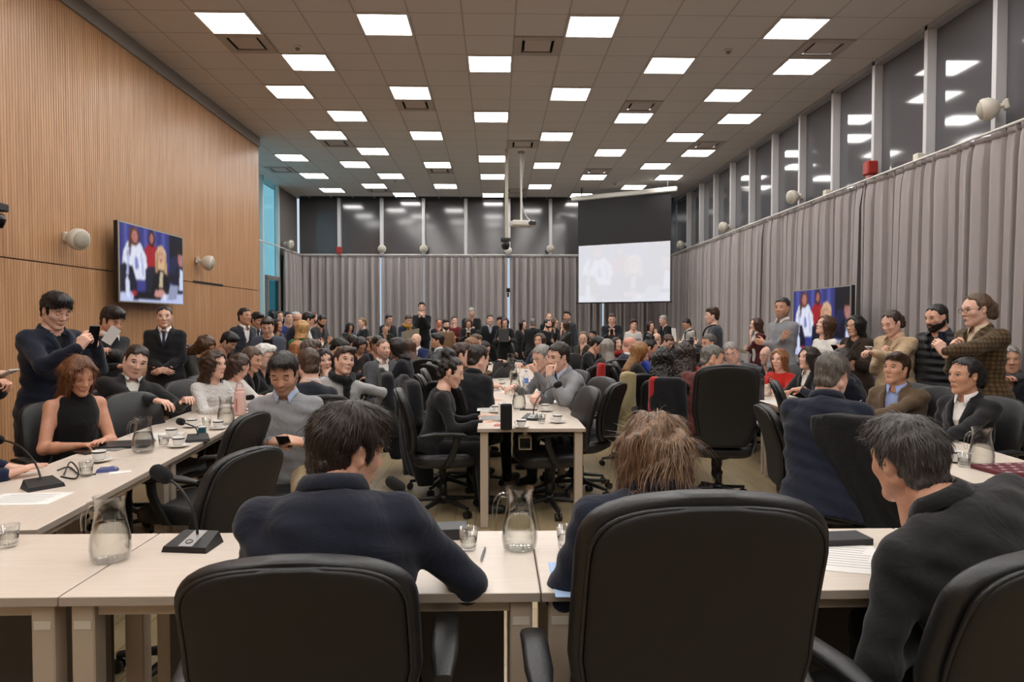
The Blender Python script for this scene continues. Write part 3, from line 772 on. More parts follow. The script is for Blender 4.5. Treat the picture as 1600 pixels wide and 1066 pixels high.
    lip = simple('lip_f', '#a85a50', .4) if fem else simple('lip_m', '#b0705e', .5)
    browc = hc if hair not in (None,) else '#3a2a20'
    build('body', np.concatenate(vs_), np.concatenate(qs_), [skn, simple('eye_white', '#d8d2cb', .3), simple('iris', '#1d120c', .2), lip, simple('brow_'+browc, browc, .8)], np.concatenate(ms_))
    # --- hair
    if hair:
        v, q = hair_parts(hair, lv, hk); v = v.copy()
        if lv < 2:
            ns, ln = {0: 1200, 1: 380}[lv], .045
            if hair in ('long', 'wavy', 'bob', 'mid', 'shaggy', 'curly'): ns, ln = ns*2, .075
            if hair in ('crop',): ns = 0
            if extra and extra.get('strands'): ns = extra['strands']
            if ns:
                A, Q = strands(v, q, ns, ln, seed, V(-.02, 0, .14), 1. if ln > .05 else .5, .0011 if lv == 0 else .0016, .004 if hair in ('wavy', 'curly', 'shaggy', 'messy') else .001)
                q = np.concatenate([q, Q+len(v)]); v = np.concatenate([v, A])
        build('hair', (v*hsz)@RH.T+H, q, [hairmat(hc)])
    if beard:
        v, q = beard_parts(lv, hk, beard[0] == 'full')
        if len(q):
            if beard[0] == 'full': bm = hairmat(beard[1])
            else:
                c1 = np.array(srgb(SKINS.get(sk, sk))); c2 = np.array(srgb(beard[1])); bm = simple('stubble_'+sk.strip('#')+beard[1], tuple(c1*.5+c2*.5), .7, var=.25, vscale=200)
            build('beard', (v*hsz)@RH.T+H, q, [bm])
    if glasses:
        m = MB(); a_ = np.linspace(0, 2*pi, 15)
        for g in (1, -1): m.tube([V(.098, g*.032+.023*cos(x), .008+.018*sin(x)) for x in a_], .0016, 5, caps=False); m.tube([V(.097, g*.055, .014), V(.05, g*.079, .016), V(-.01, g*.084, .012)], .0015, 5)
        m.tube([V(.099, -.010, .012), V(.103, 0, .014), V(.099, .010, .012)], .0016, 5)
        m.v = [(k*hsz)@RH.T+H-base for k in m.v]; m.build('glasses', [simple('frame_'+glasses, glasses, .3)], root)
    root['hands'] = ''
    del root['hands']
    return {'root': root, 'base': base, 'pel': pel, 'F': F, 'L': Lf, 'nb': nb, 'H': H, 'RH': RH, 'AR': AR, 'a': a, 'tu': tu, 'tf': tf, 'tl': tl, 's': s, 'pose': pose, 'extra': extra}
# ------------------------------------------------------------------ the room
XL, XR, XL2, YF, YB = -4.53, 5.09, -5.60, 19.6, -3.6       # wood wall, right wall, recessed left wall, far wall, wall behind the camera
YW = 13.24; ZR = 3.42                                      # end of the wood wall, curtain rail height
TX, TY = .61, .60
def struct(o): o['kind'] = 'structure'; return o
# floor
m, nt, b = new_mat('floor_wood'); N = nt.nodes; L = nt.links
tc = N.new('ShaderNodeTexCoord'); br = N.new('ShaderNodeTexBrick'); br.inputs['Scale'].default_value = 1.; br.inputs['Brick Width'].default_value = 1.2; br.inputs['Row Height'].default_value = .16
br.inputs['Mortar Size'].default_value = .003; br.inputs['Color1'].default_value = (*srgb('#a59474'), 1); br.inputs['Color2'].default_value = (*srgb('#948365'), 1); br.inputs['Mortar'].default_value = (*srgb('#6e5530'), 1)
mp = N.new('ShaderNodeMapping'); mp.inputs['Rotation'].default_value = (0, 0, pi/2); L.new(tc.outputs['Object'], mp.inputs[0]); L.new(mp.outputs[0], br.inputs['Vector'])
mp2 = N.new('ShaderNodeMapping'); mp2.inputs['Scale'].default_value = (14, 1.2, 1); L.new(tc.outputs['Object'], mp2.inputs[0]); no = N.new('ShaderNodeTexNoise'); no.inputs['Scale'].default_value = 3; no.inputs['Detail'].default_value = 6; L.new(mp2.outputs[0], no.inputs['Vector'])
mr = N.new('ShaderNodeMapRange'); mr.inputs['To Min'].default_value = .75; mr.inputs['To Max'].default_value = 1.2; L.new(no.outputs['Fac'], mr.inputs[0])
mx = N.new('ShaderNodeMix'); mx.data_type = 'RGBA'; mx.blend_type = 'MULTIPLY'; mx.inputs['Factor'].default_value = 1; L.new(br.outputs['Color'], mx.inputs['A']); L.new(mr.outputs[0], mx.inputs['B']); L.new(mx.outputs['Result'], b.inputs['Base Color'])
b.inputs['Roughness'].default_value = .32
MATS['floor_wood'] = m
struct(MB().box(((XL2+XR)/2, (YB+YF)/2, -.05), ((XR-XL2)/2+.4, (YF-YB)/2+.4, .05)).build('floor', [m]))

# wood wall: fluted panels
m, nt, b = new_mat('oak_veneer'); N = nt.nodes; L = nt.links
tc = N.new('ShaderNodeTexCoord'); mp = N.new('ShaderNodeMapping'); mp.inputs['Scale'].default_value = (1, 7, .35); L.new(tc.outputs['Object'], mp.inputs[0])
no = N.new('ShaderNodeTexNoise'); no.inputs['Scale'].default_value = 2.2; no.inputs['Detail'].default_value = 7; no.inputs['Roughness'].default_value = .6; L.new(mp.outputs[0], no.inputs['Vector'])
cr = N.new('ShaderNodeValToRGB'); cr.color_ramp.elements[0].position = .28; cr.color_ramp.elements[0].color = (*srgb('#ab7c55'), 1); cr.color_ramp.elements[1].position = .74; cr.color_ramp.elements[1].color = (*srgb('#cda27a'), 1)
L.new(no.outputs['Fac'], cr.inputs[0]); L.new(cr.outputs[0], b.inputs['Base Color']); b.inputs['Roughness'].default_value = .38; b.inputs['Specular IOR Level'].default_value = .45
OAK = m; MATS['oak'] = m
wl = struct(MB().box((XL-.10, (YB+YW)/2-.01, H_CEIL/2), (.06, (YW-YB)/2-.02, H_CEIL/2)).build('wall_left', [simple('wall_dark', '#2a1c12', .8)]))
def fluted(name, y0, y1, z0, z1, parent):
    per, gap, dep = .040, .006, .004
    n = int((y1-y0)/per); ys = []; xs = []
    for i in range(n):
        a_ = y0+(y1-y0)*i/n; e = y0+(y1-y0)*(i+1)/n
        ys += [a_, a_, e-gap, e-gap]; xs += [XL-dep, XL, XL, XL-dep]
    ys.append(y1); xs.append(XL-dep)
    ys = np.array(ys); xs = np.array(xs); k = len(ys)
    v = np.concatenate([np.stack([xs, ys, np.full(k, z0)], 1), np.stack([xs, ys, np.full(k, z1)], 1)])
    i = np.arange(k-1); q = np.stack([i, i+1, i+1+k, i+k], 1)[:, ::-1]
    mb = MB(); mb.add(v, q, smooth=False); mb.box((XL-.03, (y0+y1)/2, (z0+z1)/2), (.022, (y1-y0)/2, (z1-z0)/2))
    return mb.build(name, [OAK], parent)
ZJ = 2.125
for y0, y1 in ((YB, 1.4), (1.41, 6.25), (6.262, 11.1), (11.1, YW)):
    fluted('wood_panel', y0, y1, .10, ZJ-.006, wl)
for y0, y1 in ((YB, 1.4), (1.4, 6.25), (6.25, YW)): fluted('wood_panel', y0, y1, ZJ+.006, 4.86, wl)
MB().box((XL-.005, 10.9, ZJ+.008), (.012, .55, .016)).build('service_slot', [simple('slot_black', '#120c08', .8)], wl)
struct(MB().box((XL-.02, (YB+YW)/2, .05), (.02, (YW-YB)/2, .05)).build('baseboard_left', [simple('base_dark', '#3a2c20', .6)]))
struct(MB().box((XL-.02, (YB+YW)/2, 4.95), (.05, (YW-YB)/2, .09)).build('trim_1', [simple('cove_grey', '#8b8580', .7)]))
struct(MB().box(((XL+XL2)/2-.1, YW-.03, H_CEIL/2), ((XL-XL2)/2+.06, .03, H_CEIL/2)).build('wall_return', [OAK]))
struct(MB().box((.25, YB-.1, H_CEIL/2), (6, .1, H_CEIL/2)).build('wall_back', [simple('plaster', '#a9a098', .8)]))

# ceiling
ceil = struct(MB().box(((XL2+XR)/2, (YB+YF)/2, H_CEIL+.09), ((XR-XL2)/2+.4, (YF-YB)/2+.4, .04)).build('ceiling', [simple('plenum', '#4a4643', .9)]))
LIGHTS = {}
for m_ in range(-20, 20):
    k = m_ % 4
    ns = (-5, -2, 2, 6) if k == 0 else ((-4, 0, 4, 7) if k == 2 else ())
    if m_ == 10: ns = (-4, 4, 7)
    if m_ == 11: ns = (-7, 0)
    if m_ == 14: ns = (-7, -4, 0, 4, 7)
    if m_ == 17: ns = (-7,)
    if m_ == 18: ns = (-4, 0, 4)
    if m_ == 20: ns = ()
    for n_ in ns: LIGHTS[(n_, m_)] = 1
VENTS = {}
for m_ in range(-19, 19):
    k = (m_-1) % 8
    for n_ in ((-5, 1, 7) if k == 0 else ((-8, -2, 4) if k == 4 else ())):
        if n_ == -8 and m_ < 9: continue
        if (n_, m_) not in LIGHTS: VENTS[(n_, m_)] = 1
VENTS[(1, 18)] = 1
def cell(n_, m_): return -.08+TX*n_, 8.18+TY*m_
m, nt, b = new_mat('mineral_tile'); N = nt.nodes; L = nt.links
b.inputs['Base Color'].default_value = (*srgb('#c8c3bf'), 1); b.inputs['Roughness'].default_value = .85
tc = N.new('ShaderNodeTexCoord'); no = N.new('ShaderNodeTexNoise'); no.inputs['Scale'].default_value = 160; no.inputs['Detail'].default_value = 2; L.new(tc.outputs['Object'], no.inputs['Vector'])
bp = N.new('ShaderNodeBump'); bp.inputs['Strength'].default_value = .25; bp.inputs['Distance'].default_value = .004; L.new(no.outputs['Fac'], bp.inputs['Height']); L.new(bp.outputs[0], b.inputs['Normal'])
TILE = m
tile_me = MB().box((0, 0, .010), (TX/2-.007, TY/2-.007, .010), .003).data('ceiling_tile', [TILE])
rest = MB(); tiles = []
for m_ in range(-20, 19):
    for n_ in range(-9, 9):
        x, y = cell(n_, m_)
        if (n_ <= -8 and y < YW+.2) or (n_, m_) in LIGHTS or (n_, m_) in VENTS: continue
        tiles.append((y if y > 6.9 else 100-y, x, y))
tiles.sort()
for i, (_, x, y) in enumerate(tiles):
    if i < 300 and y > 6.9: link('ceiling_tile', tile_me, ceil, (x, y, H_CEIL))
    else: rest.box((x, y, H_CEIL+.010), (TX/2-.007, TY/2-.007, .010))
tag(rest.build('ceiling_tiles_rest', [TILE], ceil), kind='stuff')
g = MB()
for n_ in range(-9, 10):
    x = -.08+TX*(n_-.5); y0 = YW if n_ < -7 else YB
    g.box((x, (y0+YF)/2, H_CEIL+.012), (.012, (YF-y0)/2, .012))
for m_ in range(-20, 20):
    y = 8.18+TY*(m_-.5); x0 = XL2-.2 if y > YW else XL-.1
    g.box(((x0+XR)/2, y, H_CEIL+.0125), ((XR-x0)/2, .012, .012))
g.build('ceiling_grid', [simple('grid_bar', '#a8a09a', .6)], ceil)
LM = emis('light_panel', (1.0, .975, .95), PANEL_EMIT)
lp = thing('ceiling_light', 'square white LED panel lit in the tiled ceiling', 'ceiling light', group='lit ceiling panels')
fr = MB()
for sx in (-1, 1): fr.box((sx*(TX/2-.014), 0, -.001), (.012, TY/2-.004, .012)); fr.box((0, sx*(TY/2-.014), -.001), (TX/2-.026, .012, .012))
fr.build('frame', [simple('panel_frame', '#cfcac4', .5)], lp)
MB().box((0, 0, .004), (TX/2-.027, TY/2-.027, .004)).build('diffuser', [LM], lp)
vt = thing('ceiling_vent', 'square metal air vent with recessed plate in the tiled ceiling', 'air vent', group='ceiling air vents')
fr = MB()
for sx in (-1, 1): fr.box((sx*(TX/2-.055), 0, -.002), (.05, TY/2-.008, .010), .004); fr.box((0, sx*(TY/2-.055), -.002), (TX/2-.105, .05, .010), .004)
fr.build('frame', [simple('vent_grey', '#a79d95', .6)], vt)
MB().box((0, 0, .040), (TX/2-.1, TY/2-.1, .004)).build('duct', [simple('duct_black', '#0c0b0a', .9)], vt)
MB().box((0, -.012, .0), (TX/2-.14, TY/2-.13, .006), .003).build('plate', [simple('vent_plate', '#b5aaa2', .6)], vt)
ORD = 'first second third fourth fifth sixth seventh eighth ninth tenth eleventh twelfth thirteenth'.split()
for proto, d_ in ((lp, LIGHTS), (vt, VENTS)):
    first = True
    for k in d_:
        o = proto if first else copy_tree(proto); first = False
        x, y = cell(*k); o.location = (x, y, H_CEIL-.004)
        what = 'lit square ceiling panel' if proto is lp else 'square ceiling air vent'
        if k[1] >= 0:
            rows_ = sorted({q[1] for q in d_ if q[1] >= 0}); cols_ = sorted(q[0] for q in d_ if q[1] == k[1]); o['label'] = '%s in row %s from the front, %s from the left' % (what, ORD[rows_.index(k[1])], ORD[cols_.index(k[0])])
        else: o['label'] = what+' above or behind the camera'
# smoke detectors
sdm = [(465, 73), (1138, 78), (618, 282), (961, 286)]
names = ['white smoke detector above the left light rows', 'white smoke detector near the right windows', 'small smoke detector far back on the left ceiling', 'small smoke detector above the projection screen']
for (px, py), nm in zip(sdm, names):
    p = atz(px, py, H_CEIL); d = thing('smoke_detector', nm, 'smoke detector', p)
    MB().lathe([(.001, -.02), (.05, -.02), (.055, 0), (.001, 0)], n=16).build('base', [simple('det_white', '#cfc9c2', .5)], d)
    MB().lathe([(.001, -.055), (.022, -.05), (.034, -.02), (.001, -.02)], n=16).build('sensor', [simple('det_grey', '#8f8a86', .5)], d)

# windows, mullions
m, nt, b = new_mat('dark_glass'); b.inputs['Base Color'].default_value = (*srgb('#5a595c'), 1); b.inputs['Roughness'].default_value = .07; b.inputs['Specular IOR Level'].default_value = 1.
DG = m
m, nt, b = new_mat('dark_glass_far'); b.inputs['Base Color'].default_value = (*srgb('#4b494b'), 1); b.inputs['Roughness'].default_value = .13; b.inputs['Specular IOR Level'].default_value = 1.
DGF = m
MUL = simple('mullion', '#c9c7c8', .45); ALU = simple('alu_side', '#a09fa3', .5)
mw = []; wn = [0]
ys = [6.94+1.125*i for i in range(-9, 11)]+[YF]
prev = YB
for i, y in enumerate(ys):
    wn[0] += 1
    struct(MB().box((XR+.125, (prev+y)/2, (ZR+H_CEIL)/2), (.01, (y-prev)/2, (H_CEIL-ZR)/2+.1)).build('window_%d' % wn[0], [DG]))
    if y < YF: struct(MB().box((XR+.058, y, (ZR+H_CEIL)/2), (.058, .032, (H_CEIL-ZR)/2), .004).build('trim_%d' % (wn[0]+10), [MUL]))
    prev = y
struct(MB().box((XR+.12, (YB+YF)/2, H_CEIL-.03), (.12, (YF-YB)/2, .03)).build('trim_2', [ALU]))
struct(MB().box((XR+.14, (YB+YF)/2, ZR/2-.03), (.04, (YF-YB)/2, ZR/2-.03)).build('wall_right', [simple('plaster_d', '#8f8a86', .8)]))
fx = [XL2, -4.45, -3.25, -2.06, -.86, .37, 1.56, 2.8, 4.0, XR+.2]
# rotated bright behind far curtains: clear panes to daylight
def pane_mat(name, col):
    m = bpy.data.materials.new(name); m.use_nodes = True; nt = m.node_tree; N = nt.nodes; L = nt.links
    N.remove(N['Principled BSDF']); t = N.new('ShaderNodeBsdfTransparent'); t.inputs[0].default_value = (*col, 1); gl = N.new('ShaderNodeBsdfGlossy'); gl.inputs['Roughness'].default_value = .03
    mxs = N.new('ShaderNodeMixShader'); mxs.inputs[0].default_value = .07; L.new(t.outputs[0], mxs.inputs[1]); L.new(gl.outputs[0], mxs.inputs[2]); L.new(mxs.outputs[0], N['Material Output'].inputs[0]); return m
CLEAR = pane_mat('clear_pane', (.9, .95, 1.)); CYAN = pane_mat('cyan_pane', (.60, .86, .90))
for i in range(len(fx)-1):
    wn[0] += 1
    struct(MB().box(((fx[i]+fx[i+1])/2, YF+.10, (ZR+H_CEIL)/2), ((fx[i+1]-fx[i])/2, .01, (H_CEIL-ZR)/2+.05)).build('window_%d' % wn[0], [DGF]))
    if i: struct(MB().box((fx[i], YF+.02, (ZR+H_CEIL)/2), (.045, .07, (H_CEIL-ZR)/2), .004).build('trim_%d' % (wn[0]+20), [MUL]))
    wn[0] += 1
    struct(MB().box(((fx[i]+fx[i+1])/2, YF+.12, ZR/2), ((fx[i+1]-fx[i])/2, .006, ZR/2)).build('window_%d' % wn[0], [CLEAR]))
struct(MB().box(((XL2+XR)/2, YF+.02, ZR+.0), ((XR-XL2)/2, .03, .02)).build('trim_3', [ALU]))
# recessed left wall: tinted glazing over a glass door
ly = [YW, 14.3, 15.4, 16.6, 17.8]
for i in range(4):
    wn[0] += 1
    struct(MB().box((XL2-.06, (ly[i]+ly[i+1])/2, H_CEIL/2), (.006, (ly[i+1]-ly[i])/2, H_CEIL/2)).build('window_%d' % wn[0], [CYAN]))
    struct(MB().box((XL2-.03, ly[i+1], H_CEIL/2), (.05, .05, H_CEIL/2), .004).build('trim_%d' % (wn[0]+20), [simple('mul_pale', '#b9c6c8', .5)]))
struct(MB().box((XL2-.08, (17.85+YF)/2, H_CEIL/2), (.04, (YF-17.85)/2, H_CEIL/2)).build('wall_left_far', [simple('grey_panel', '#6a6562', .7)]))
door = struct(link('door_1', None)); 
for y in (16.75, 17.65): MB().box((XL2+.04, y, 1.30), (.035, .05, 1.30), .005).build('door_frame', [simple('frame_grey', '#77736f', .45)], door)
MB().box((XL2+.04, 17.2, 2.62), (.035, .5, .05), .005).build('door_frame', [simple('frame_grey', '#77736f')], door)
MB().box((XL2+.03, 17.2, 1.28), (.006, .40, 1.28)).build('pane', [pane_mat('door_pane', (.35, .5, .52))], door)
MB().tube([V(XL2+.09, 17.5, .95), V(XL2+.09, 17.5, 1.25)], .012).build('handle', [simple('steel', '#9a9a9c', .3, 1.)], door)

# curtains
m, nt, b = new_mat('curtain_cloth'); N = nt.nodes; L = nt.links
b.inputs['Base Color'].default_value = (*srgb('#9c9391'), 1); b.inputs['Roughness'].default_value = .85; b.inputs['Sheen Weight'].default_value = .25
tc = N.new('ShaderNodeTexCoord'); no = N.new('ShaderNodeTexNoise'); no.inputs['Scale'].default_value = 300; L.new(tc.outputs['Object'], no.inputs['Vector'])
bp = N.new('ShaderNodeBump'); bp.inputs['Strength'].default_value = .2; bp.inputs['Distance'].default_value = .003; L.new(no.outputs['Fac'], bp.inputs['Height']); L.new(bp.outputs[0], b.inputs['Normal'])
CURT = m
def curtain(label, p0, p1, nrm, seed, lam=.20, amp=.105, ztop=ZR-.04, flare=0., group='grey curtains'):
    rg = np.random.default_rng(seed); p0 = V(*p0); p1 = V(*p1); L_ = np.linalg.norm(p1-p0); d = (p1-p0)/L_; nf = max(2, int(L_/lam))
    per = 14; n = nf*per+1; s_ = np.linspace(0, 1, n); zs = np.array([ztop+.03, ztop-.03, ztop-.10, ztop-.3, ztop-.8, ztop-1.5, ztop-2.3, .01])
    ph = rg.uniform(0, 6.28, 6); fa = .65+.35*np.sin(s_*nf*1.7+ph[0])*np.sin(s_*nf*.41+ph[1])
    V_ = []
    for k, z in enumerate(zs):
        u = (ztop-z)/ztop
        a_ = amp*(.45 if k < 2 else (.6 if k == 2 else .85+.35*u))
        th_ = 2*pi*nf*s_+.55*np.sin(s_*37+ph[2])+.25*u*np.sin(s_*nf*.9+ph[3]); off = a_*fa*(1-2*(.5-.5*np.cos(th_))**3.2)+.35*a_*np.sin(4*pi*nf*s_*(1.0)+ph[4])*(1 if k < 3 else .45)
        off += .012*np.sin(s_*nf*.7+u*3+ph[5])
        sw = s_*L_+.02*u*np.sin(s_*nf*1.3+ph[1])+.016*np.sin(2*th_)
        e = (s_-.5)*2*flare*max(0, u-.1)
        V_.append(p0+d*(sw+e*0)[:, None]+V(*nrm)*(.12+off)[:, None]+V(0, 0, z))
    V_ = np.array(V_); mb = MB(); mb.loft(V_, False, closed=False)
    # back face thickness
    o = thing('curtain', label, 'curtain', (0, 0, 0), 0, group)
    mb.build('drape', [CURT], o)
    h = MB()
    hb = V_[0]; h.loft(np.array([hb+V(*nrm)*.012, hb+V(*nrm)*.012-V(0, 0, .055), hb-V(*nrm)*.012-V(0, 0, .055), hb-V(*nrm)*.012]), False, closed=False)
    h.build('header_tape', [CURT], o)
    return o
def X_(px): return (px-775)*YF/FPX
far = [(-5.58, X_(597.5), 'grey pleated curtain in the far left corner of the back wall'), (X_(599.7), X_(664)-.0, 'second grey curtain from the left on the back wall'), (X_(664)+.0, X_(729.6), 'third grey curtain from the left on the back wall'),
       (X_(731.2), X_(793.6), 'narrow grey curtain behind the ceiling projector pole'), (X_(797), X_(939.6), 'wide grey curtain left of the projection screen'), (X_(941.5), 5.0, 'grey curtain hanging behind the projection screen')]
for i, (a_, b_, lb) in enumerate(far): curtain(lb, (a_, YF-.02, 0), (b_, YF-.02, 0), (0, -1, 0), 10+i)
rw = [(YF-.1, 16.15, 'farthest grey curtain along the right window wall'), (16.1, 12.65, 'grey curtain on the right wall beyond the standing screen'), (12.6, 9.2, 'grey curtain on the right wall behind the man with folded arms'),
      (9.15, 5.1, 'grey curtain on the right wall behind the standing women'), (5.05, .5, 'nearest grey curtain along the right window wall'), (.45, YB, 'grey curtain on the right wall beside the camera')]
for i, (a_, b_, lb) in enumerate(rw): curtain(lb, (XR+.02, a_, 0), (XR+.02, b_, 0), (-1, 0, 0), 30+i)
curtain('short grey curtain beside the glass door', (XL2+.0, YF-.1, 0), (XL2+.0, 17.75, 0), (1, 0, 0), 50)
RAIL = simple('rail_white', '#d8d4cf', .4)
for lb, p0, p1 in (('white curtain rail running along the right windows', (XR-.12, YB, ZR+.015), (XR-.12, YF-.1, ZR+.015)), ('white curtain rail across the back wall', (XL2+.1, YF-.11, ZR+.015), (XR-.05, YF-.11, ZR+.015)), ('short curtain rail over the glass door', (XL2+.09, YW+.3, ZR+.015), (XL2+.09, YF-.1, ZR+.015))):
    tag(MB().tube([V(*p0), V(*p1)], .016, 8).build('curtain_rail', [RAIL]), lb, 'curtain rail')
for i, y in enumerate((6.94+1.125*1, 6.94+1.125*3, 6.94+1.125*7)):
    tag(MB().box((XR-.06, y, ZR+.05), (.05, .045, .06), .01).build('rail_bracket', [simple('cream_plastic', '#d9d2c0', .5)]), ['cream junction box on the curtain rail, nearest', 'cream junction box on the curtain rail below the red alarm', 'cream junction box on the curtain rail, farthest'][i], 'junction box')

# round wall speakers, alarms
WHT = simple('speaker_shell', '#cdc6b8', .45); GRL = simple('speaker_grille', '#b3ad9c', .7, bump=.4, bscale=300)
def wall_speaker(label, p, aim, r=.115):
    aim = unit(aim); o = thing('wall_speaker', label, 'speaker', p, 0, 'round cream wall speakers')
    up = V(0, 0, 1); y_ = unit(np.cross(up, aim)); R = np.stack([aim, y_, np.cross(aim, y_)], 1)
    def part(nm, prof, mat):
        mb = MB().lathe(prof, n=22); mb.v = [v[:, [2, 0, 1]]@R.T for v in mb.v]; mb.build(nm, [mat], o)
    part('shell', [(.001, -r*.95), (r*.45, -r*.9), (r*.8, -r*.55), (r*.98, -.02), (r, .02), (r*.94, .045), (r*.8, .05)], WHT)
    part('grille', [(r*.82, .048), (r*.7, .066), (r*.4, .082), (.001, .088)], GRL)
    mb = MB(); mb.tube([-aim*r*.9, -aim*r*1.35], .022, 8); mb.box(-aim*r*1.4, (.02, .05, .05), .01, R); mb.build('bracket', [WHT], o)
    return o
def sp_wall(px, py, X, aim, label, r=.115): p = atx(px, py, X); return wall_speaker(label, p, aim, r)
sp_wall(122, 374, XL+.17, (.9, -.35, -.2), 'round cream speaker on the wood wall left of the television')
sp_wall(326, 411, XL+.17, (.8, .25, -.2), 'round cream speaker on the wood wall right of the television')
sp_wall(1542, 171, XR-.16, (-.8, .4, -.15), 'round cream speaker over the right curtain, nearest')
sp_wall(1238, 308, XR-.16, (-.9, -.2, -.1), 'round cream speaker over the right curtain, second nearest')
sp_wall(1130, 355, XR-.16, (-.9, -.2, -.1), 'round cream speaker over the right curtain, third nearest')
sp_wall(1063, 383, XR-.16, (-.9, -.2, -.1), 'round cream speaker over the right curtain beside the screen')
sp_wall(454, 382, XL2+.2, (.9, -.2, -.1), 'round cream speaker above the glass door')
for px, lb in ((597, 'round cream speaker on the second back wall mullion'), (662, 'round cream speaker on the third back wall mullion'), (860, 'round cream speaker on the back wall beside the projection screen')):
    wall_speaker(lb, at(px, 389, YF-.2), (0, -1, -.1), .115)
RED = simple('alarm_red', '#a02a20', .45)
def alarm(label, p, sz=.09):
    o = thing('fire_alarm', label, 'fire alarm', p); MB().box((0, 0, 0), (sz*.8, sz*.8, sz), .015).build('housing', [RED], o); MB().box((0, 0, -sz*1.25), (sz*.5, sz*.5, sz*.25), .01).build('strobe', [simple('strobe', '#c07068', .3)], o); MB().box((sz*.2, sz*.7, 0), (sz*.5, sz*.6, sz*.8), .01).build('back_plate', [simple('det_white', '#cfc9c2')], o)
alarm('red fire alarm sounder on a right window mullion', atx(1360, 263, XR-.09))
alarm('red fire alarm sounder on the back wall mullion', at(530, 391, YF-.15))
# ------------------------------------------------------------------ chairs
LEA = simple('black_leather', '#1d1d1e', .42, spec=.5, bump=.12, bscale=120); SHELL = simple('black_shell', '#141313', .6, bump=.05, bscale=300); PLA = simple('black_plastic', '#151515', .45)
FAB = simple('dark_fabric', '#1b1a1a', .85, bump=.2, bscale=400); STEEL = simple('steel', '#9a9a9c', .3, 1.)
def slab(rows, n=28, e=3.2):
    """rows: (centre xyz, half thickness x, half width y, tilt) from bottom to top"""
    R = []
    for c, t, w, tl in rows:
        x, y = superellipse(t, w, n, e); z = np.zeros(n)
        R.append(np.stack([x*cos(tl), y, -x*sin(tl)*1.0], 1)+V(*c))
    return R
def back_profile(z0, z1, w0, w1, wt, th, x0, tilt, n=24, curve=.035, rnd=.14):
    rows = []
    for i in range(n):
        u = sin(i/(n-1)*pi/2)**.85 if i else 0.; z = z0+(z1-z0)*u
        w = np.interp(u, [0, .45, .85, 1], [w0, w1, wt, wt*.97]); k = (z-(z1-rnd))/rnd
        e = (1-min(1, k)**3.4)**(1/3.4) if k > 0 else 1.
        e = max(e, .30)
        if u < .08: e *= .8+.2*u/.08
        x = x0-(z-z0)*math.tan(tilt)+curve*sin(pi*u*1.1)
        rows.append(((x, 0, z), th*(1-.35*max(0, k)**3), w*e, 0))
    (x, y, z), t, w, _ = rows[-1]
    rows.append(((x-.003, 0, z+.004), t*.45, w*.75, 0))
    return rows
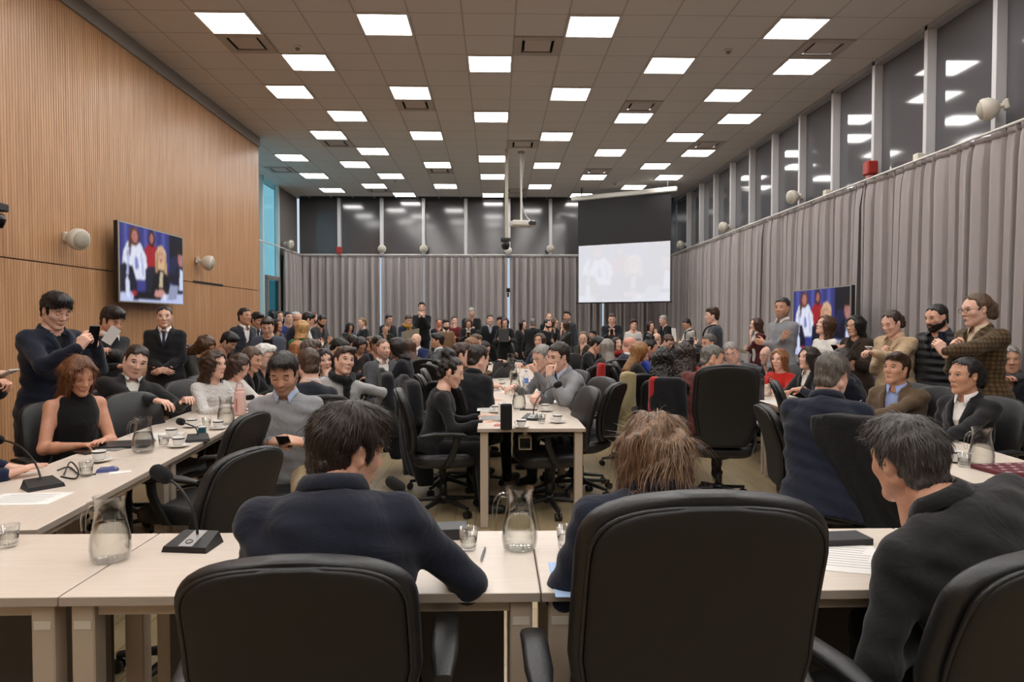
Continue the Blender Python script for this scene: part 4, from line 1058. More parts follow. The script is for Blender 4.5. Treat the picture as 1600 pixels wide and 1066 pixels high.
def make_chair(kind):
    t = thing('office_chair', 'x', 'chair')
    big = kind != 'std'
    zt = {'big': 1.02, 'tall': 1.185, 'std': 1.0}[kind]; w = .270 if big else .232; th = .050 if big else .038
    rows = back_profile(.50, zt, w*.78, w, w*.98, th, -.215, rad(11), curve=.03)
    MB().loft(slab(rows)).build('backrest', [LEA], t)
    r2 = [((c[0]-th*.72, 0, .52+(c[2]-.5)*.94), tt_*.62, ww_*.90, 0) for c, tt_, ww_, _ in rows]
    MB().loft(slab(r2, e=4.)).build('back_panel', [SHELL], t)
    # seam piping round the rear panel
    pts = []
    for sgn, seq in ((1, r2[1:-1]), (-1, r2[1:-1][::-1])):
        for c, tt_, ww_, _ in seq: pts.append(V(c[0]-tt_*.25, sgn*(ww_+.004), c[2]))
    MB().tube(pts, .0055, 6).build('piping', [LEA], t)
    srows = []
    for u in np.linspace(0, 1, 7):
        e = [.90, .985, 1, 1, 1, .97, .86][int(round(u*6))]
        srows.append((e, .395+.095*u))
    R = []
    for e, z in srows:
        x, y = superellipse(.255*e, .255*e, 28, 4.); R.append(np.stack([x+.045, y, np.full(28, z)+(.012*np.abs(y/.255)**2 if z > .45 else 0)-(.02*np.clip((x-.12)/.13, 0, 1)**2 if z > .45 else 0)], 1))
    MB().loft(R).build('seat', [LEA], t)
    for s in (1, -1):
        yw = s*(.295 if not big else .315)
        x, y = superellipse(.036, .018, 12, 3.); path = [(-.16, .655), (-.05, .67), (.08, .67), (.17, .66), (.20, .645)]
        rr = [np.stack([np.full(12, px_), y_*(1 if i not in (0, 4) else .6)+yw, z_*(1 if i not in (0, 4) else .6)+pz_], 1) for i, (px_, pz_) in enumerate(path) for y_, z_ in [(x, y)]]
        a = MB().loft(rr).build('armrest', [LEA if big else PLA], t)
        mb = MB(); rr = []
        for px_, pz_, yy in ((.12, .645, yw), (.11, .58, yw*1.01), (.07, .48, yw), (.04, .41, yw*.93), (.02, .385, yw*.6)):
            x, y = superellipse(.028, .013, 10, 3.); rr.append(np.stack([x+px_, y+yy, np.full(10, pz_)], 1))
        mb.loft(rr).build('support', [PLA], a)
    mb = MB().lathe([(.001, .12), (.03, .12), (.03, .24), (.024, .24), (.024, .34), (.09, .36), (.12, .395), (.001, .395)], (.03, 0, 0), 14); mb.build('gas_column', [PLA], t)
    mb = MB(); mb.lathe([(.001, .07), (.045, .07), (.05, .12), (.03, .14), (.001, .14)], (.03, 0, 0), 12)
    for k in range(5):
        a_ = 2*pi*k/5+.3; d = V(cos(a_), sin(a_), 0); s_ = V(-d[1], d[0], 0); rr = []
        for u in np.linspace(0, 1, 5):
            c = V(.03, 0, .105-.03*u)+d*(.03+.27*u); hw, hh = .026-.008*u, .020-.008*u
            x, y = superellipse(hw, hh, 8, 3.); rr.append(c+np.outer(x, s_)+np.outer(y, V(0, 0, 1)))
        mb.loft(rr)
    mb.build('star_base', [PLA], t)
    for k in range(5):
        a_ = 2*pi*k/5+.3; c = V(.03+.30*cos(a_), .30*sin(a_), .029); s_ = V(-sin(a_), cos(a_), 0)
        cm = MB(); cm.tube([c-s_*.025, c-s_*.008], .029, 10); cm.tube([c+s_*.008, c+s_*.025], .029, 10); cm.tube([c, c+V(0, 0, .035)], .009, 6); cm.build('caster', [PLA], t)
    return t
CH = {k: make_chair(k) for k in ('std', 'big', 'tall')}
CH_used = {k: False for k in CH}
def chair(label, x, y, ang, kind='std', group=None, z=0.):
    o = CH[kind] if not CH_used[kind] else copy_tree(CH[kind]); CH_used[kind] = True
    o.location = (float(x), float(y), z); o.rotation_euler = (0, 0, rad(ang)); o['label'] = label
    o['group'] = group or 'black office swivel chairs'
    return o
def chair_px(label, px, py, Y, ang, kind='std', group=None):
    """the pixel of the middle of the backrest top"""
    zt = 1.15 if kind == 'big' else 1.0
    p = at(px, py, Y); d = V(cos(rad(ang)), sin(rad(ang)), 0); xb = -.215-.12
    return chair(label, p[0]-d[0]*xb, Y-d[1]*xb, ang, kind, group)

# ------------------------------------------------------------------ tables
def table_mats():
    m, nt, b = new_mat('cream_laminate'); N = nt.nodes; L = nt.links
    tc = N.new('ShaderNodeTexCoord'); mp = N.new('ShaderNodeMapping'); mp.inputs['Scale'].default_value = (3, 40, 3); L.new(tc.outputs['Object'], mp.inputs[0])
    no = N.new('ShaderNodeTexNoise'); no.inputs['Scale'].default_value = 2; no.inputs['Detail'].default_value = 5; L.new(mp.outputs[0], no.inputs['Vector'])
    cr = N.new('ShaderNodeValToRGB'); cr.color_ramp.elements[0].position = .35; cr.color_ramp.elements[0].color = (*srgb('#d5c8ba'), 1); cr.color_ramp.elements[1].position = .7; cr.color_ramp.elements[1].color = (*srgb('#dccfc1'), 1)
    L.new(no.outputs['Fac'], cr.inputs[0]); L.new(cr.outputs[0], b.inputs['Base Color']); b.inputs['Roughness'].default_value = .3; return m
LAM = table_mats(); EDGE = simple('edge_band', '#a79a8d', .45); LEGM = simple('leg_paint', '#b3a493', .45); MOD = simple('modesty_grey', '#4d4a49', .6)
TH = .745
def desk(label, c, ang, ln, wd, group, legs='four', tags=False, modesty=None):
    """c: centre on the floor, long axis along local x"""
    o = thing('table', label, 'table', (c[0], c[1], 0), ang, group)
    mb = MB(); h = .0135
    mb.box((0, 0, TH-h), (ln/2-.0015, wd/2-.0015, h), .002); o1 = mb.build('table_top', [LAM], o)
    e = MB()
    for s in (1, -1): e.box((0, s*(wd/2-.0005), TH-h-.0005), (ln/2-.002, .0008, h-.001)); e.box((s*(ln/2-.0005), 0, TH-h-.0005), (.0008, wd/2-.002, h-.001))
    e.build('edge_band', [EDGE], o1)
    for sx in (1, -1):
        for sy in (1, -1):
            lg = MB().box((sx*(ln/2-.055), sy*(wd/2-.05), (TH-.03)/2), (.033, .03, (TH-.03)/2-.002), .004).build('leg', [LEGM], o)
            if tags and sy == tags:
                st = MB(); st.box((sx*(ln/2-.055), sy*(wd/2-.05+.031), .655), (.024, .001, .012)); st.build('asset_sticker', [simple('sticker', '#cfc8ba', .6)], lg)
    mb = MB()
    for sy in (1, -1): mb.box((0, sy*(wd/2-.05), TH-.048), (ln/2-.09, .012, .020))
    mb.build('rail', [LEGM], o)
    if modesty is not None: MB().box((0, modesty, .46), (ln/2-.10, .009, .22)).build('modesty_panel', [MOD], o)
    return o
# front row: near edge Y 1.95, far edge 2.55
FD0, FD1 = 1.955, 2.545
for i, (x0, x1, lb) in enumerate(((-2.64, -1.252, 'front row table at the left with a jug and an empty glass'), (-1.248, .128, 'front row table before the man in navy seen from behind'), (.132, 1.508, 'front row table before the long-haired person in navy'), (1.512, 2.90, 'front row table at the right under the man in black'))):
    desk(lb, ((x0+x1)/2, (FD0+FD1)/2), 0, x1-x0, FD1-FD0, 'cream tables of the front row', tags=-1, modesty=.16)
# centre row
for i in range(6):
    y0 = 5.0+1.385*i
    desk(['centre table nearest the camera with cups and a black speaker', 'second centre table with water jugs and papers', 'third centre table with a laptop between the delegates', 'fourth centre table crowded with glasses', 'fifth centre table in front of the standing crowd', 'centre table farthest from the camera'][i], (.262, y0+.69), pi/2, 1.38, .80, 'cream tables of the centre row')
# left row: slightly splayed
LA = atan2(2.65, -.25); ld = V(cos(LA), sin(LA), 0); ln_ = V(-ld[1], ld[0], 0)
for i in range(5):
    c = V(-1.735, 2.60, 0)+ld*(.69+1.385*i)+ln_*.31
    desk(['left table joining the front row', 'left table before the woman in white', 'left table before the white-haired man', 'left table by the curly grey-haired man', 'left table farthest back'][i], c, LA, 1.38, .62, 'cream tables along the wood wall')
RA = atan2(2.65, .25); rd = V(cos(RA), sin(RA), 0); rn = V(rd[1], -rd[0], 0)
for i in range(5):
    c = V(2.26, 2.60, 0)+rd*(.69+1.385*i)+rn*.31
    desk(['right table joining the front row with a jug', 'right table before the man in a brown jacket', 'right table before the woman in black with dark hair', 'right table before the woman in red', 'right table farthest back'][i], c, RA, 1.38, .62, 'cream tables along the curtain wall')
# cable duct beside the front table leg
o = thing('cable_duct', 'slotted metal cable duct standing beneath the front table', 'cable duct', (-1.02, 2.62, 0))
MB().box((0, 0, .35), (.085, .012, .34), .003).build('housing', [LEGM], o)
for x in (-.045, .0, .045): MB().box((x, -.013, .35), (.016, .002, .33)).build('slot', [simple('slot_black', '#120c08')], o)

# ------------------------------------------------------------------ screens
def picture(parent, O, ux, uy, nrm, pre, stren, wash=0.):
    ux, uy, nrm = V(*ux), V(*uy), unit(nrm)
    def el(cx, cy, rx, ry, n=20): a = np.linspace(0, 2*pi, n, endpoint=False); return [(cx+rx*cos(t), cy+ry*sin(t)) for t in a]
    S = [('#3c3f8c', [(0, 0), (1, 0), (1, 1), (0, 1)])]
    for i in range(14): x = i/14; S.append(('#565aa8' if i % 2 else '#333678', [(x, .3), (x+.04, .3), (x+.04, 1), (x, 1)]))
    S += [('#101020', [(.76, .3), (1, .3), (1, 1), (.76, 1)]),
          ('#a8202a', [(.34, .45), (.36, .72), (.42, .80), (.52, .80), (.58, .70), (.58, .45)]), ('#2a1418', el(.47, .88, .055, .12)), ('#b06a60', el(.47, .88, .032, .07)),
          ('#e8ecff', [(.03, .42), (.06, .66), (.12, .78), (.30, .78), (.38, .62), (.40, .42), (.36, .30), (.10, .30)]), ('#5a3020', el(.21, .86, .075, .13)), ('#5a3020', [(.14, .86), (.10, .58), (.15, .60), (.18, .8)]), ('#c07a70', el(.215, .86, .042, .085)),
          ('#8088c8', [(.22, .42), (.27, .44), (.25, .60), (.21, .58)]),
          ('#15172c', [(.0, .05), (.0, .44), (.06, .50), (.18, .46), (.24, .25), (.24, .05)]), ('#1a1c34', [(.36, .1), (.37, .45), (.44, .50), (.70, .50), (.76, .42), (.76, .1)]),
          ('#dcb890', [(.53, .35), (.53, .70), (.58, .80), (.64, .81), (.70, .74), (.72, .40), (.66, .34)]), ('#d8a48c', el(.615, .66, .045, .10)), ('#a04848', el(.615, .60, .016, .020)),
          ('#0b0b12', [(.46, .12), (.48, .38), (.56, .47), (.68, .47), (.75, .36), (.76, .12)]), ('#c8b8a0', [(.58, .22), (.60, .44), (.65, .44), (.64, .22)]),
          ('#1c2448', el(.86, .55, .10, .15)), ('#12142a', [(.80, .1), (.82, .42), (.88, .55), (1, .5), (1, .1)]), ('#b87a74', el(.97, .68, .055, .12)), ('#20120e', el(.965, .79, .06, .06)), ('#d8e0ff', [(.93, .2), (.95, .52), (1, .5), (1, .2)]),
          ('#c8d0f8', [(0, 0), (0, .10), (.3, .14), (.7, .12), (1, .15), (1, 0)]), ('#0c0c18', [(.18, .02), (.20, .14), (.60, .14), (.62, .04)]),
          ('#dfe6ff', [(.08, .04), (.08, .26), (.10, .34), (.13, .26), (.14, .04)]), ('#9aa0c0', [(.72, .04), (.77, .27), (.92, .27), (.88, .06)]), ('#d09890', [(.50, .09), (.52, .17), (.64, .19), (.70, .12), (.62, .07)]), ('#b02840', el(.20, .11, .04, .03, 10)), ('#e0e8ff', el(.67, .08, .03, .05, 12))]
    S += [('#30201c', el(.200, .875, .008, .010, 8)), ('#30201c', el(.232, .875, .008, .010, 8)), ('#8a3a38', el(.216, .825, .012, .008, 8)), ('#3a2620', el(.600, .69, .009, .010, 8)), ('#3a2620', el(.634, .69, .009, .010, 8)),
          ('#2a1814', el(.955, .70, .010, .010, 8)), ('#b08a60', [(.53, .42), (.545, .72), (.575, .70), (.565, .42)]), ('#c8a070', [(.675, .42), (.665, .70), (.70, .68), (.705, .42)]), ('#b8c0e8', [(.09, .34), (.12, .70), (.14, .70), (.12, .34)]), ('#b8c0e8', [(.32, .34), (.30, .66), (.32, .66), (.35, .36)])]
    nx, ny = 112, 64; gx, gy = np.meshgrid((np.arange(nx)+.5)/nx, (np.arange(ny)+.5)/ny); img = np.zeros((ny, nx, 3))
    for c, poly in S:
        ins_ = np.zeros((ny, nx), bool); k = len(poly)
        for a_ in range(k):
            (x1, y1), (x2, y2) = poly[a_], poly[(a_+1) % k]
            if y1 != y2: ins_ ^= ((y1 > gy) != (y2 > gy)) & (gx < (x2-x1)*(gy-y1)/(y2-y1)+x1)
        img[ins_] = srgb(c)
    rg = np.random.default_rng(3); img *= (1+.10*np.sin(gx*90+4*np.sin(gy*17))*np.sin(gy*23))[..., None]
    for _ in range(2):
        pd = np.pad(img, ((1, 1), (1, 1), (0, 0)), 'edge'); img = (pd[1:-1, 1:-1]*2+pd[:-2, 1:-1]+pd[2:, 1:-1]+pd[1:-1, :-2]+pd[1:-1, 2:])/6
    img = img*(1-wash)+wash*np.array((.95, .95, 1.))
    P_ = V(*O)+gx[..., None]*ux+gy[..., None]*uy+nrm*.0016; P_[:, 0] = V(*O)+gy[:, :1]*uy+nrm*.0016; P_[:, -1] = V(*O)+ux+gy[:, :1]*uy+nrm*.0016; P_[0] -= uy*(.5/ny); P_[-1] += uy*(.5/ny)
    idx = np.arange(nx*ny).reshape(ny, nx); q = np.stack([idx[:-1, :-1], idx[:-1, 1:], idx[1:, 1:], idx[1:, :-1]], -1).reshape(-1, 4)
    m, nt, b = new_mat('screen_'+pre); at_ = nt.nodes.new('ShaderNodeAttribute'); at_.attribute_name = 'picture'; nt.links.new(at_.outputs['Color'], b.inputs['Emission Color']); b.inputs['Emission Strength'].default_value = stren; b.inputs['Base Color'].default_value = (0, 0, 0, 1); b.inputs['Roughness'].default_value = .25
    me = mesh_data('screen_image', P_.reshape(-1, 3), [q], [m]); ca = me.color_attributes.new('picture', 'FLOAT_COLOR', 'POINT'); ca.data.foreach_set('color', np.concatenate([img.reshape(-1, 3), np.ones((nx*ny, 1))], 1).astype(np.float32).ravel())
    return link('screen_image', me, parent)
SILV = simple('tv_frame', '#b4b2b0', .35, .6)
def television(label, X, y0, y1, z0, z1, sgn, pre, stand=False):
    """plane facing +/-x; y0 is the picture's left side as the viewer sees it"""
    o = thing('television', label, 'television', (X, (y0+y1)/2, z0)); w = abs(y1-y0)/2; h = (z1-z0)/2
    MB().box((-sgn*.028, 0, h), (.026, w, h), .006).build('cabinet', [PLA], o)
    fr = MB(); t = .016
    for s in (1, -1): fr.box((0, s*(w-t/2), h), (.006, t/2, h)); fr.box((0, 0, h+s*(h-t/2)), (.006, w-t, t/2))
    fr.build('bezel', [SILV], o)
    yl = (w-t) if (y0 > y1) else -(w-t)
    picture(o, (0, yl, t), (0, -2*yl, 0), (0, 0, 2*h-2*t), (sgn, 0, 0), pre, .85)
    if stand:
        m = MB()
        for s in (1, -1): m.box((-sgn*.03, s*w*.35, -(z0)/2), (.02, .03, z0/2)); m.box((-sgn*.03, s*w*.35, -z0+.02), (.22, .03, .02), .005)
        m.build('stand', [PLA], o)
    else: MB().box((-sgn*.10, 0, h), (.06, .3, .2)).build('wall_mount', [PLA], o)
    return o
television('wide television with a silver frame hung on the wood wall', -4.34, 7.98, 9.60, 1.76, 2.70, 1, 'tvl')
television('wide television on a floor stand before the right curtains', 4.37, 9.95, 8.32, 1.04, 1.985, -1, 'tvr', True)
# projection screen, hung askew
scr = thing('projection_screen', 'pull-down projection screen hung askew near the back right corner', 'projection screen', (0, 0, 0))
A = V(2.16, 18.0, 0); B = V(4.30, 16.72, 0); dxy = unit(B-A); nr = unit(V(-dxy[1], dxy[0], 0)*-1); wS = np.linalg.norm(B-A)
def sz_(z): return V(0, 0, z)
zc = 4.75
mb = MB(); Rm = np.stack([dxy, -nr, V(0, 0, 1)], 1); mb.box((A+B)/2+sz_(zc+.02)-dxy*.02, (wS/2+.16, .06, .06), .02, Rm); mb.build('roller_case', [simple('case_white', '#d5d0c8', .4)], scr)
for q_ in (A+dxy*.1, B-dxy*.1): MB().box(q_+sz_((zc+.08+H_CEIL)/2), (.015, .015, (H_CEIL-zc-.08)/2)).build('hanger', [PLA], scr)
zb, zw, z0 = 2.035, 3.52, 4.70
def sheet(nm, za, zb_, off, mat, ins=0.):
    a = A+nr*off+dxy*ins; b_ = B+nr*off-dxy*ins; m_ = MB(); m_.box((a+b_)/2+sz_((za+zb_)/2), (np.linalg.norm(b_-a)/2, .003, abs(zb_-za)/2), 0, Rm); return m_.build(nm, [mat], scr)
sheet('black_drop', zw, z0, 0, simple('screen_black', '#232122', .8)); sheet('black_back', zb, zw, -.008, simple('screen_black', '#232122', .8))
sheet('white_sheet', zb, zw, 0, simple('screen_white', '#e6e4e6', .8), .02)
picture(scr, A+nr*.005+dxy*.03+sz_(zb+.01), dxy*(wS-.06), (0, 0, zw-zb-.02), nr, 'prj', .86, .86)
mb = MB(); mb.tube([A+sz_(zb-.012)-dxy*.03, B+sz_(zb-.012)+dxy*.03], .017, 8); mb.build('weight_bar', [PLA], scr)
# projector on its pole and the camera conduit
pp = atz(816, 237, H_CEIL); pr = thing('projector', 'white projector hanging from the ceiling on a thin pole', 'projector', (pp[0], pp[1], 0))
zp_ = at(816, 350, pp[1])[2]
MB().box((0, 0, zp_), (.24, .17, .055), .02, rotz(.25)).build('housing', [simple('case_white', '#d5d0c8')], pr)
mb = MB(); mb.tube([rotz(.25)@V(.13, -.17, zp_), rotz(.25)@V(.13, -.21, zp_)], .045, 14); mb.build('lens', [PLA], pr)
MB().box(rotz(.25)@V(.2, -.172, zp_), (.05, .004, .04), 0, rotz(.25)).build('vent_grille', [PLA], pr)
MB().tube([V(-.02, 0, zp_+.05), V(-.02, 0, H_CEIL)], .022, 10).build('pole', [simple('case_white', '#d5d0c8')], pr)
MB().lathe([(.001, -.03), (.07, -.03), (.08, 0)], (-.02, 0, H_CEIL), 16).build('ceiling_flange', [simple('cove_grey', '#8b8580')], pr)
MB().tube(bez(V(.06, 0, H_CEIL-.02), V(-.0, 0, H_CEIL-.6), V(-.12, .02, zp_+.3), V(.18, .02, zp_+.06), 14), .008, 6).build('cable', [simple('case_white', '#d5d0c8')], pr)
cp = atz(791.5, 234, H_CEIL); cd = thing('ceiling_camera', 'black camera on a white ceiling conduit beside the projector', 'camera', (cp[0], cp[1], 0)); zl = at(792, 383, cp[1])[2]
MB().box((0, 0, (zl+H_CEIL)/2), (.035, .03, (H_CEIL-zl)/2), .006).build('conduit', [simple('mul_cream', '#bdb5a4', .5)], cd)
MB().box((-.02, -.06, zl+.10), (.10, .06, .035), .01).build('mount', [PLA], cd)
mb = MB(); mb.lathe([(.001, -.11), (.06, -.09), (.085, -.02), (.08, .04), (.001, .06)], (-.02, -.06, zl), 16); mb.build('camera_head', [PLA], cd)
mb = MB(); mb.tube([V(-.02, -.12, zl-.01), V(-.02, -.165, zl-.01)], .03, 12); mb.build('lens', [simple('lens_dark', '#08080c', .1)], cd)
dm = at(794, 391, YF-.25); o = thing('security_camera', 'white dome camera on the back wall mullion', 'camera', dm)
mb = MB(); mb.lathe([(.001, -.13), (.06, -.12), (.10, -.06), (.11, 0), (.09, .06), (.001, .09)], n=16); mb.build('dome', [simple('case_white', '#d5d0c8')], o); MB().box((0, .12, .03), (.03, .12, .03), .005).build('arm', [simple('case_white', '#d5d0c8')], o)
dm = at(794, 457, YF-.22); o = thing('clip_camera', 'small black camera clipped in the curtain gap', 'camera', dm)
MB().box((0, 0, .06), (.05, .05, .06), .012).build('body', [PLA], o); mb = MB(); mb.tube([V(0, -.05, .06), V(0, -.1, .06)], .035, 12); mb.build('lens', [simple('lens_dark', '#08080c', .1)], o); MB().box((0, .04, -.07), (.025, .03, .06), .005).build('clamp', [PLA], o)
# ------------------------------------------------------------------ the people
CAST = {}
def P(key, who, px, py, Y, a, pose='sit', ch='std', **k):
    d = person(who, px, py, Y, a, pose, **k); CAST[key] = d
    if pose == 'sit' and ch:
        c = d['pel']+d['F']*(.06 if ch == 'std' else .09)
        chair('black office chair under the '+' '.join(who.split()[:10]), c[0], c[1], a+k.get('chair_turn', 0), ch)
    return d
BLK = '#131316'; NAVY = '#161b2b'; DG_ = '#26272b'; GREY = '#6e6e72'; WHITE = '#dcd9d4'; LBL = '#aebbd6'
DK = '#17110e'; BR = '#3a271b'; LB = '#6b4a30'; GR = '#8a8580'; WHT_ = '#d2cfca'; BLOND = '#a57b4a'
# --- front row, seen from behind
P('F1', 'man in a navy suit seen from behind at front left', 545, 706, 2.02, 97, ch=None, lean=20, side=0, head=(42, 14, 3), hair='full', hc='#2a1e17', sk='m', top=('jacket', '#191d2a'), arms='elbows', legs='#191d2a',
  hand_r=(690, 862, 2.24), hand_l=(470, 830, 2.36), wide=1.14, sz=1.04, lv=0, extra={'strands': 3800}, elbow=(.3, .35), hs=.97, neck=.35, hfwd=.06)
P('F2', 'long-haired person in navy behind the middle front chair', 1020, 716, 2.04, 92, ch=None, lean=14, head=(92, 10, 6), hair='shaggy', hc='#7d5f45', sk='l', kind='m', top=('jacket', '#1a2030'), inner=WHITE, arms='elbows', legs='#1a2030', hand_l=(915, 866, 2.25), hand_r=(1120, 866, 2.3),
  wide=1.14, sz=1.0, lv=0, extra={'strands': 5200}, hs=1.0, neck=.15, hfwd=.03)
P('F3', 'grey-haired man in a black suit hunched at front right', 1416, 722, 2.12, 102, ch=None, lean=24, side=20, head=(106, 8, -4), hair='quiff', hc='#4a4643', sk='t', top=('jacket', '#1c1c1d'), arms='elbows', legs='#17171a', hand_l=(1430, 985, 1.98), hand_r=(1560, 866, 2.4),
  wide=1.4, sz=1.06, lv=0, extra={'strands': 3800}, hs=.98, nohint=((-.5, 1, -.6), None), neck=.35, hfwd=.07)
chair_px('large black leather chair in front, left, behind the man in navy', 458, 872, 1.46, 93, 'big', 'large leather chairs of the front row')
chair_px('large black leather chair in the middle of the front row', 1100, 770, 1.38, 91, 'tall', 'large leather chairs of the front row')
chair_px('large black leather chair cut off at the right edge', 1655, 866, 1.46, 104, 'big', 'large leather chairs of the front row')
# --- standing along the wood wall
P('A1', 'young man in a navy zip jacket filming with a phone', 88, 487, 4.95, -22, 'stand', lean=3, head=(-28, 22, 0), hair='full', hc='#120e0d', sk='l', top=('coat', '#161c2c'), inner='#15161a', arms='phone', legs='#20222a', hand_r=(122, 545, 4.72), hand_l=(150, 540, 5.0), poses=('grip', 'grip'), lv=0, wide=1.05, hs=.98, extra={'xd': [(.3, -.4, .8), (.3, .4, .8)], 'zn': [(.4, 1, 0), (.4, -1, 0)]})
P('A2', 'young man in a black sweater holding a printed sheet', 176, 502, 6.2, -25, 'stand', lean=3, head=(-25, 24, 0), hair='full', hc='#1a1311', sk='m', top=('sweater', '#17171a'), inner=WHITE, arms='low', legs='#1d1d22', hand_l=(168, 548, 5.9), hand_r=(186, 573, 5.95), poses=('grip', 'relax'), lv=1)
P('A3', 'young man in a black suit with a blue tie by the wall', 257, 496, 8.1, -72, 'stand', lean=0, head=(-68, 2, 0), hair='crop', hc='#151110', sk='l', top=('coat', '#17171b'), inner='#e4e2de', tie='#27334f', arms='clasp', legs='#17171b', lv=1)
P('A4', 'dark-haired woman in black sitting against the wood wall', 288, 551, 9, -50, kind='f', head=(-55, 0, 4), hair='long', hc='#1c1412', sk='t', top=('shirt', '#141416'), arms='lap')
P('A5', 'person with a phone at the extreme left edge', -52, 505, 4.3, -10, 'stand', lean=2, head=(-10, 20, 0), hair='short', hc='#221914', sk='m', top=('jacket', '#1d1f24'), arms='phone', legs='#222', hand_l=(-2, 590, 4.3), hand_r=(-20, 600, 4.1), poses=('grip', 'grip'), lv=0, feet=True)
P('A6', 'man in a navy suit at the left edge, hand on the table', -66, 606, 3.3, 0, lean=12, hair='short', hc='#2a211b', sk='l', top=('jacket', '#18203a'), inner=WHITE, arms='table', hand_l=(8, 730, 3.62), hand_r=(8, 742, 3.42), poses=('flat', 'flat'), lv=0)
# --- left table, outer side
P('L1', 'woman in a sleeveless black top at the left table', 124, 588, 4.45, -38, kind='f', lean=8, head=(-35, 22, 4), hair='long', hc='#6d4428', sk='#cf9b80', top=('sleeveless', '#101012'), arms='table', hand_l=(160, 690, 4.35), hand_r=(122, 697, 4.25), poses=('flat', 'relax'), lv=0, hs=1.0, extra={'strands': 3200})
P('L2', 'man in a black suit leaning back with a long reach', 212, 566, 5.55, -50, lean=-16, side=12, head=(-52, 12, -14), hair='short', hc='#2a1c16', sk='l', kind='h', top=('jacket', '#1b1b1d'), inner='#cfcac2', arms='lap', hand_l=(290, 626, 5.35), hand_r=(262, 632, 5.2), poses=('relax', 'relax'), lv=0, wide=1.1)
P('L3', 'woman in a white knit sweater with long brown hair', 336, 570, 6.1, -28, kind='f', lean=12, head=(-22, 4, 0), hair='wavy', hc='#3d281b', sk='l', top=('sweater', '#cfccc8', 'fleece'), arms='table', lv=0)
P('L4', 'woman in white looking down beside the pink bottle', 374, 574, 6.8, -15, kind='f', lean=14, head=(-20, 32, 0), hair='wavy', hc='#3a251a', sk='l', top=('sweater', '#d6d2cc'), arms='table')
P('L5', 'brown-haired man in black in profile at the left table', 394, 562, 7.3, -10, lean=12, head=(-12, 18, 0), hair='short', hc='#5a483a', sk='m', top=('jacket', '#17181a'), arms='table')
P('L6', 'white-haired man with a moustache in a black jacket', 413, 557, 7.7, -20, lean=12, head=(-18, 14, 0), hair='side', hc='#d5d2cc', sk='l', top=('jacket', '#161719'), arms='table', beard=('stub', '#b5aca4'), glasses='#332a26', kind='h')
P('L7', 'red-haired person with a bowed head at the left table', 466, 548, 8.9, 60, kind='f', lean=12, head=(70, 15, 0), hair='bob', hc='#9a6236', sk='l', top=('sweater', '#2a2422'), arms='table')
P('L8', 'curly grey-haired man in a black jacket in profile', 486, 549, 8.3, -5, lean=10, head=(-8, 10, 0), hair='curlytop', hc='#5e5148', sk='m', top=('jacket', '#141517'), arms='table')
P('W1', 'woman with brown hair bent forward by the wood wall', 322, 541, 8.4, -10, kind='f', lean=24, head=(-10, 42, 0), hair='wavy', hc='#4e3320', sk='t', top=('sweater', '#3a3936'), arms='lap')
P('W2', 'black-haired man bent forward by the wood wall', 358, 535, 9.4, -20, lean=22, head=(-15, 38, 0), hair='full', hc='#151110', sk='m', top=('jacket', '#15151a'), arms='lap')
# --- standing cluster by the glass door
P('S1', 'dark-haired man in a slate suit and open white shirt', 383, 495, 10.3, -32, 'stand', head=(-28, 0, 0), hair='short', hc='#17110f', sk='t', top=('jacket', '#2c2f38'), inner='#dfdcd8', arms='side', legs='#2c2f38', lv=1)
P('S2', 'young man with a tie behind the slate suit', 402, 501, 11, -35, 'stand', head=(-30, 18, 0), hair='full', hc='#1a1412', sk='t', top=('jacket', '#2a2d33'), inner='#c9ccd2', tie='#22252c', arms='side', legs='#222')
P('S3', 'dark-haired person in a red top among the standing men', 411, 508, 12.2, -45, 'stand', head=(-40, 15, 0), hair='full', hc='#1d1512', sk='t', top=('sweater', '#a3302a'), arms='side', legs='#222')
P('S4', 'man in a grey-blue blazer over a black tee looking down', 418, 511, 8.8, -85, 'stand', lean=8, head=(-80, 26, 0), hair='quiff', hc='#2c201a', sk='l', top=('open', '#454955'), inner='#111113', arms='low', legs='#222', lv=1, wide=1.08)
P('S5', 'brown-haired woman gazing right among the standing group', 434, 509, 13, -25, 'stand', kind='f', head=(-20, -4, 0), hair='mid', hc='#2e1e17', sk='t', top=('jacket', '#4a4640'), arms='side', legs='#222')
P('S6', 'woman with a headband standing at the back left', 437, 496, 14.6, -60, 'stand', kind='f', head=(-55, 0, 0), hair='mid', hc='#4b3424', sk='l', top=('jacket', '#3a2f2c'), arms='side', legs='#222')
P('S7', 'man in a bright blue shirt at the back left', 451, 497, 14.2, -50, 'stand', head=(-50, 0, 0), hair='short', hc='#2a2320', sk='l', top=('shirt', '#31478c'), arms='side', legs='#222')
P('S8', 'man in a white flat cap at the back left', 462, 497, 15.6, -70, 'stand', head=(-65, 5, 0), hair=None, sk='m', top=('jacket', '#4a4a4c'), arms='side', legs='#222')
P('S9', 'dark-haired man facing away beside the glass door', 425, 494, 16.0, 100, 'stand', head=(110, 0, 0), hair='full', hc='#17120f', sk='m', top=('jacket', '#1c1c20'), arms='side', legs='#222')
P('S10', 'blond woman in a green sweater seen from behind', 473, 514, 9.4, 82, 'stand', kind='f', head=(78, 4, 0), hair='mid', hc='#b58a56', sk='l', top=('sweater', '#1d6b41'), arms='low', legs='#222', lv=1)
P('S11', 'dark-haired man in a navy vest over white sleeves', 482, 500, 12.3, 30, 'stand', head=(20, 20, 0), hair='full', hc='#1c1512', sk='m', top=('vest', '#1a2033'), inner=WHITE, arms='low', legs='#222')
P('S12', 'bearded man with red-brown hair at the back left', 490, 497, 14.8, -55, 'stand', head=(-50, 0, 0), hair='short', hc='#5e3b26', sk='l', top=('shirt', '#b9b5ae'), arms='side', legs='#222', beard=('full', '#6b4028'))
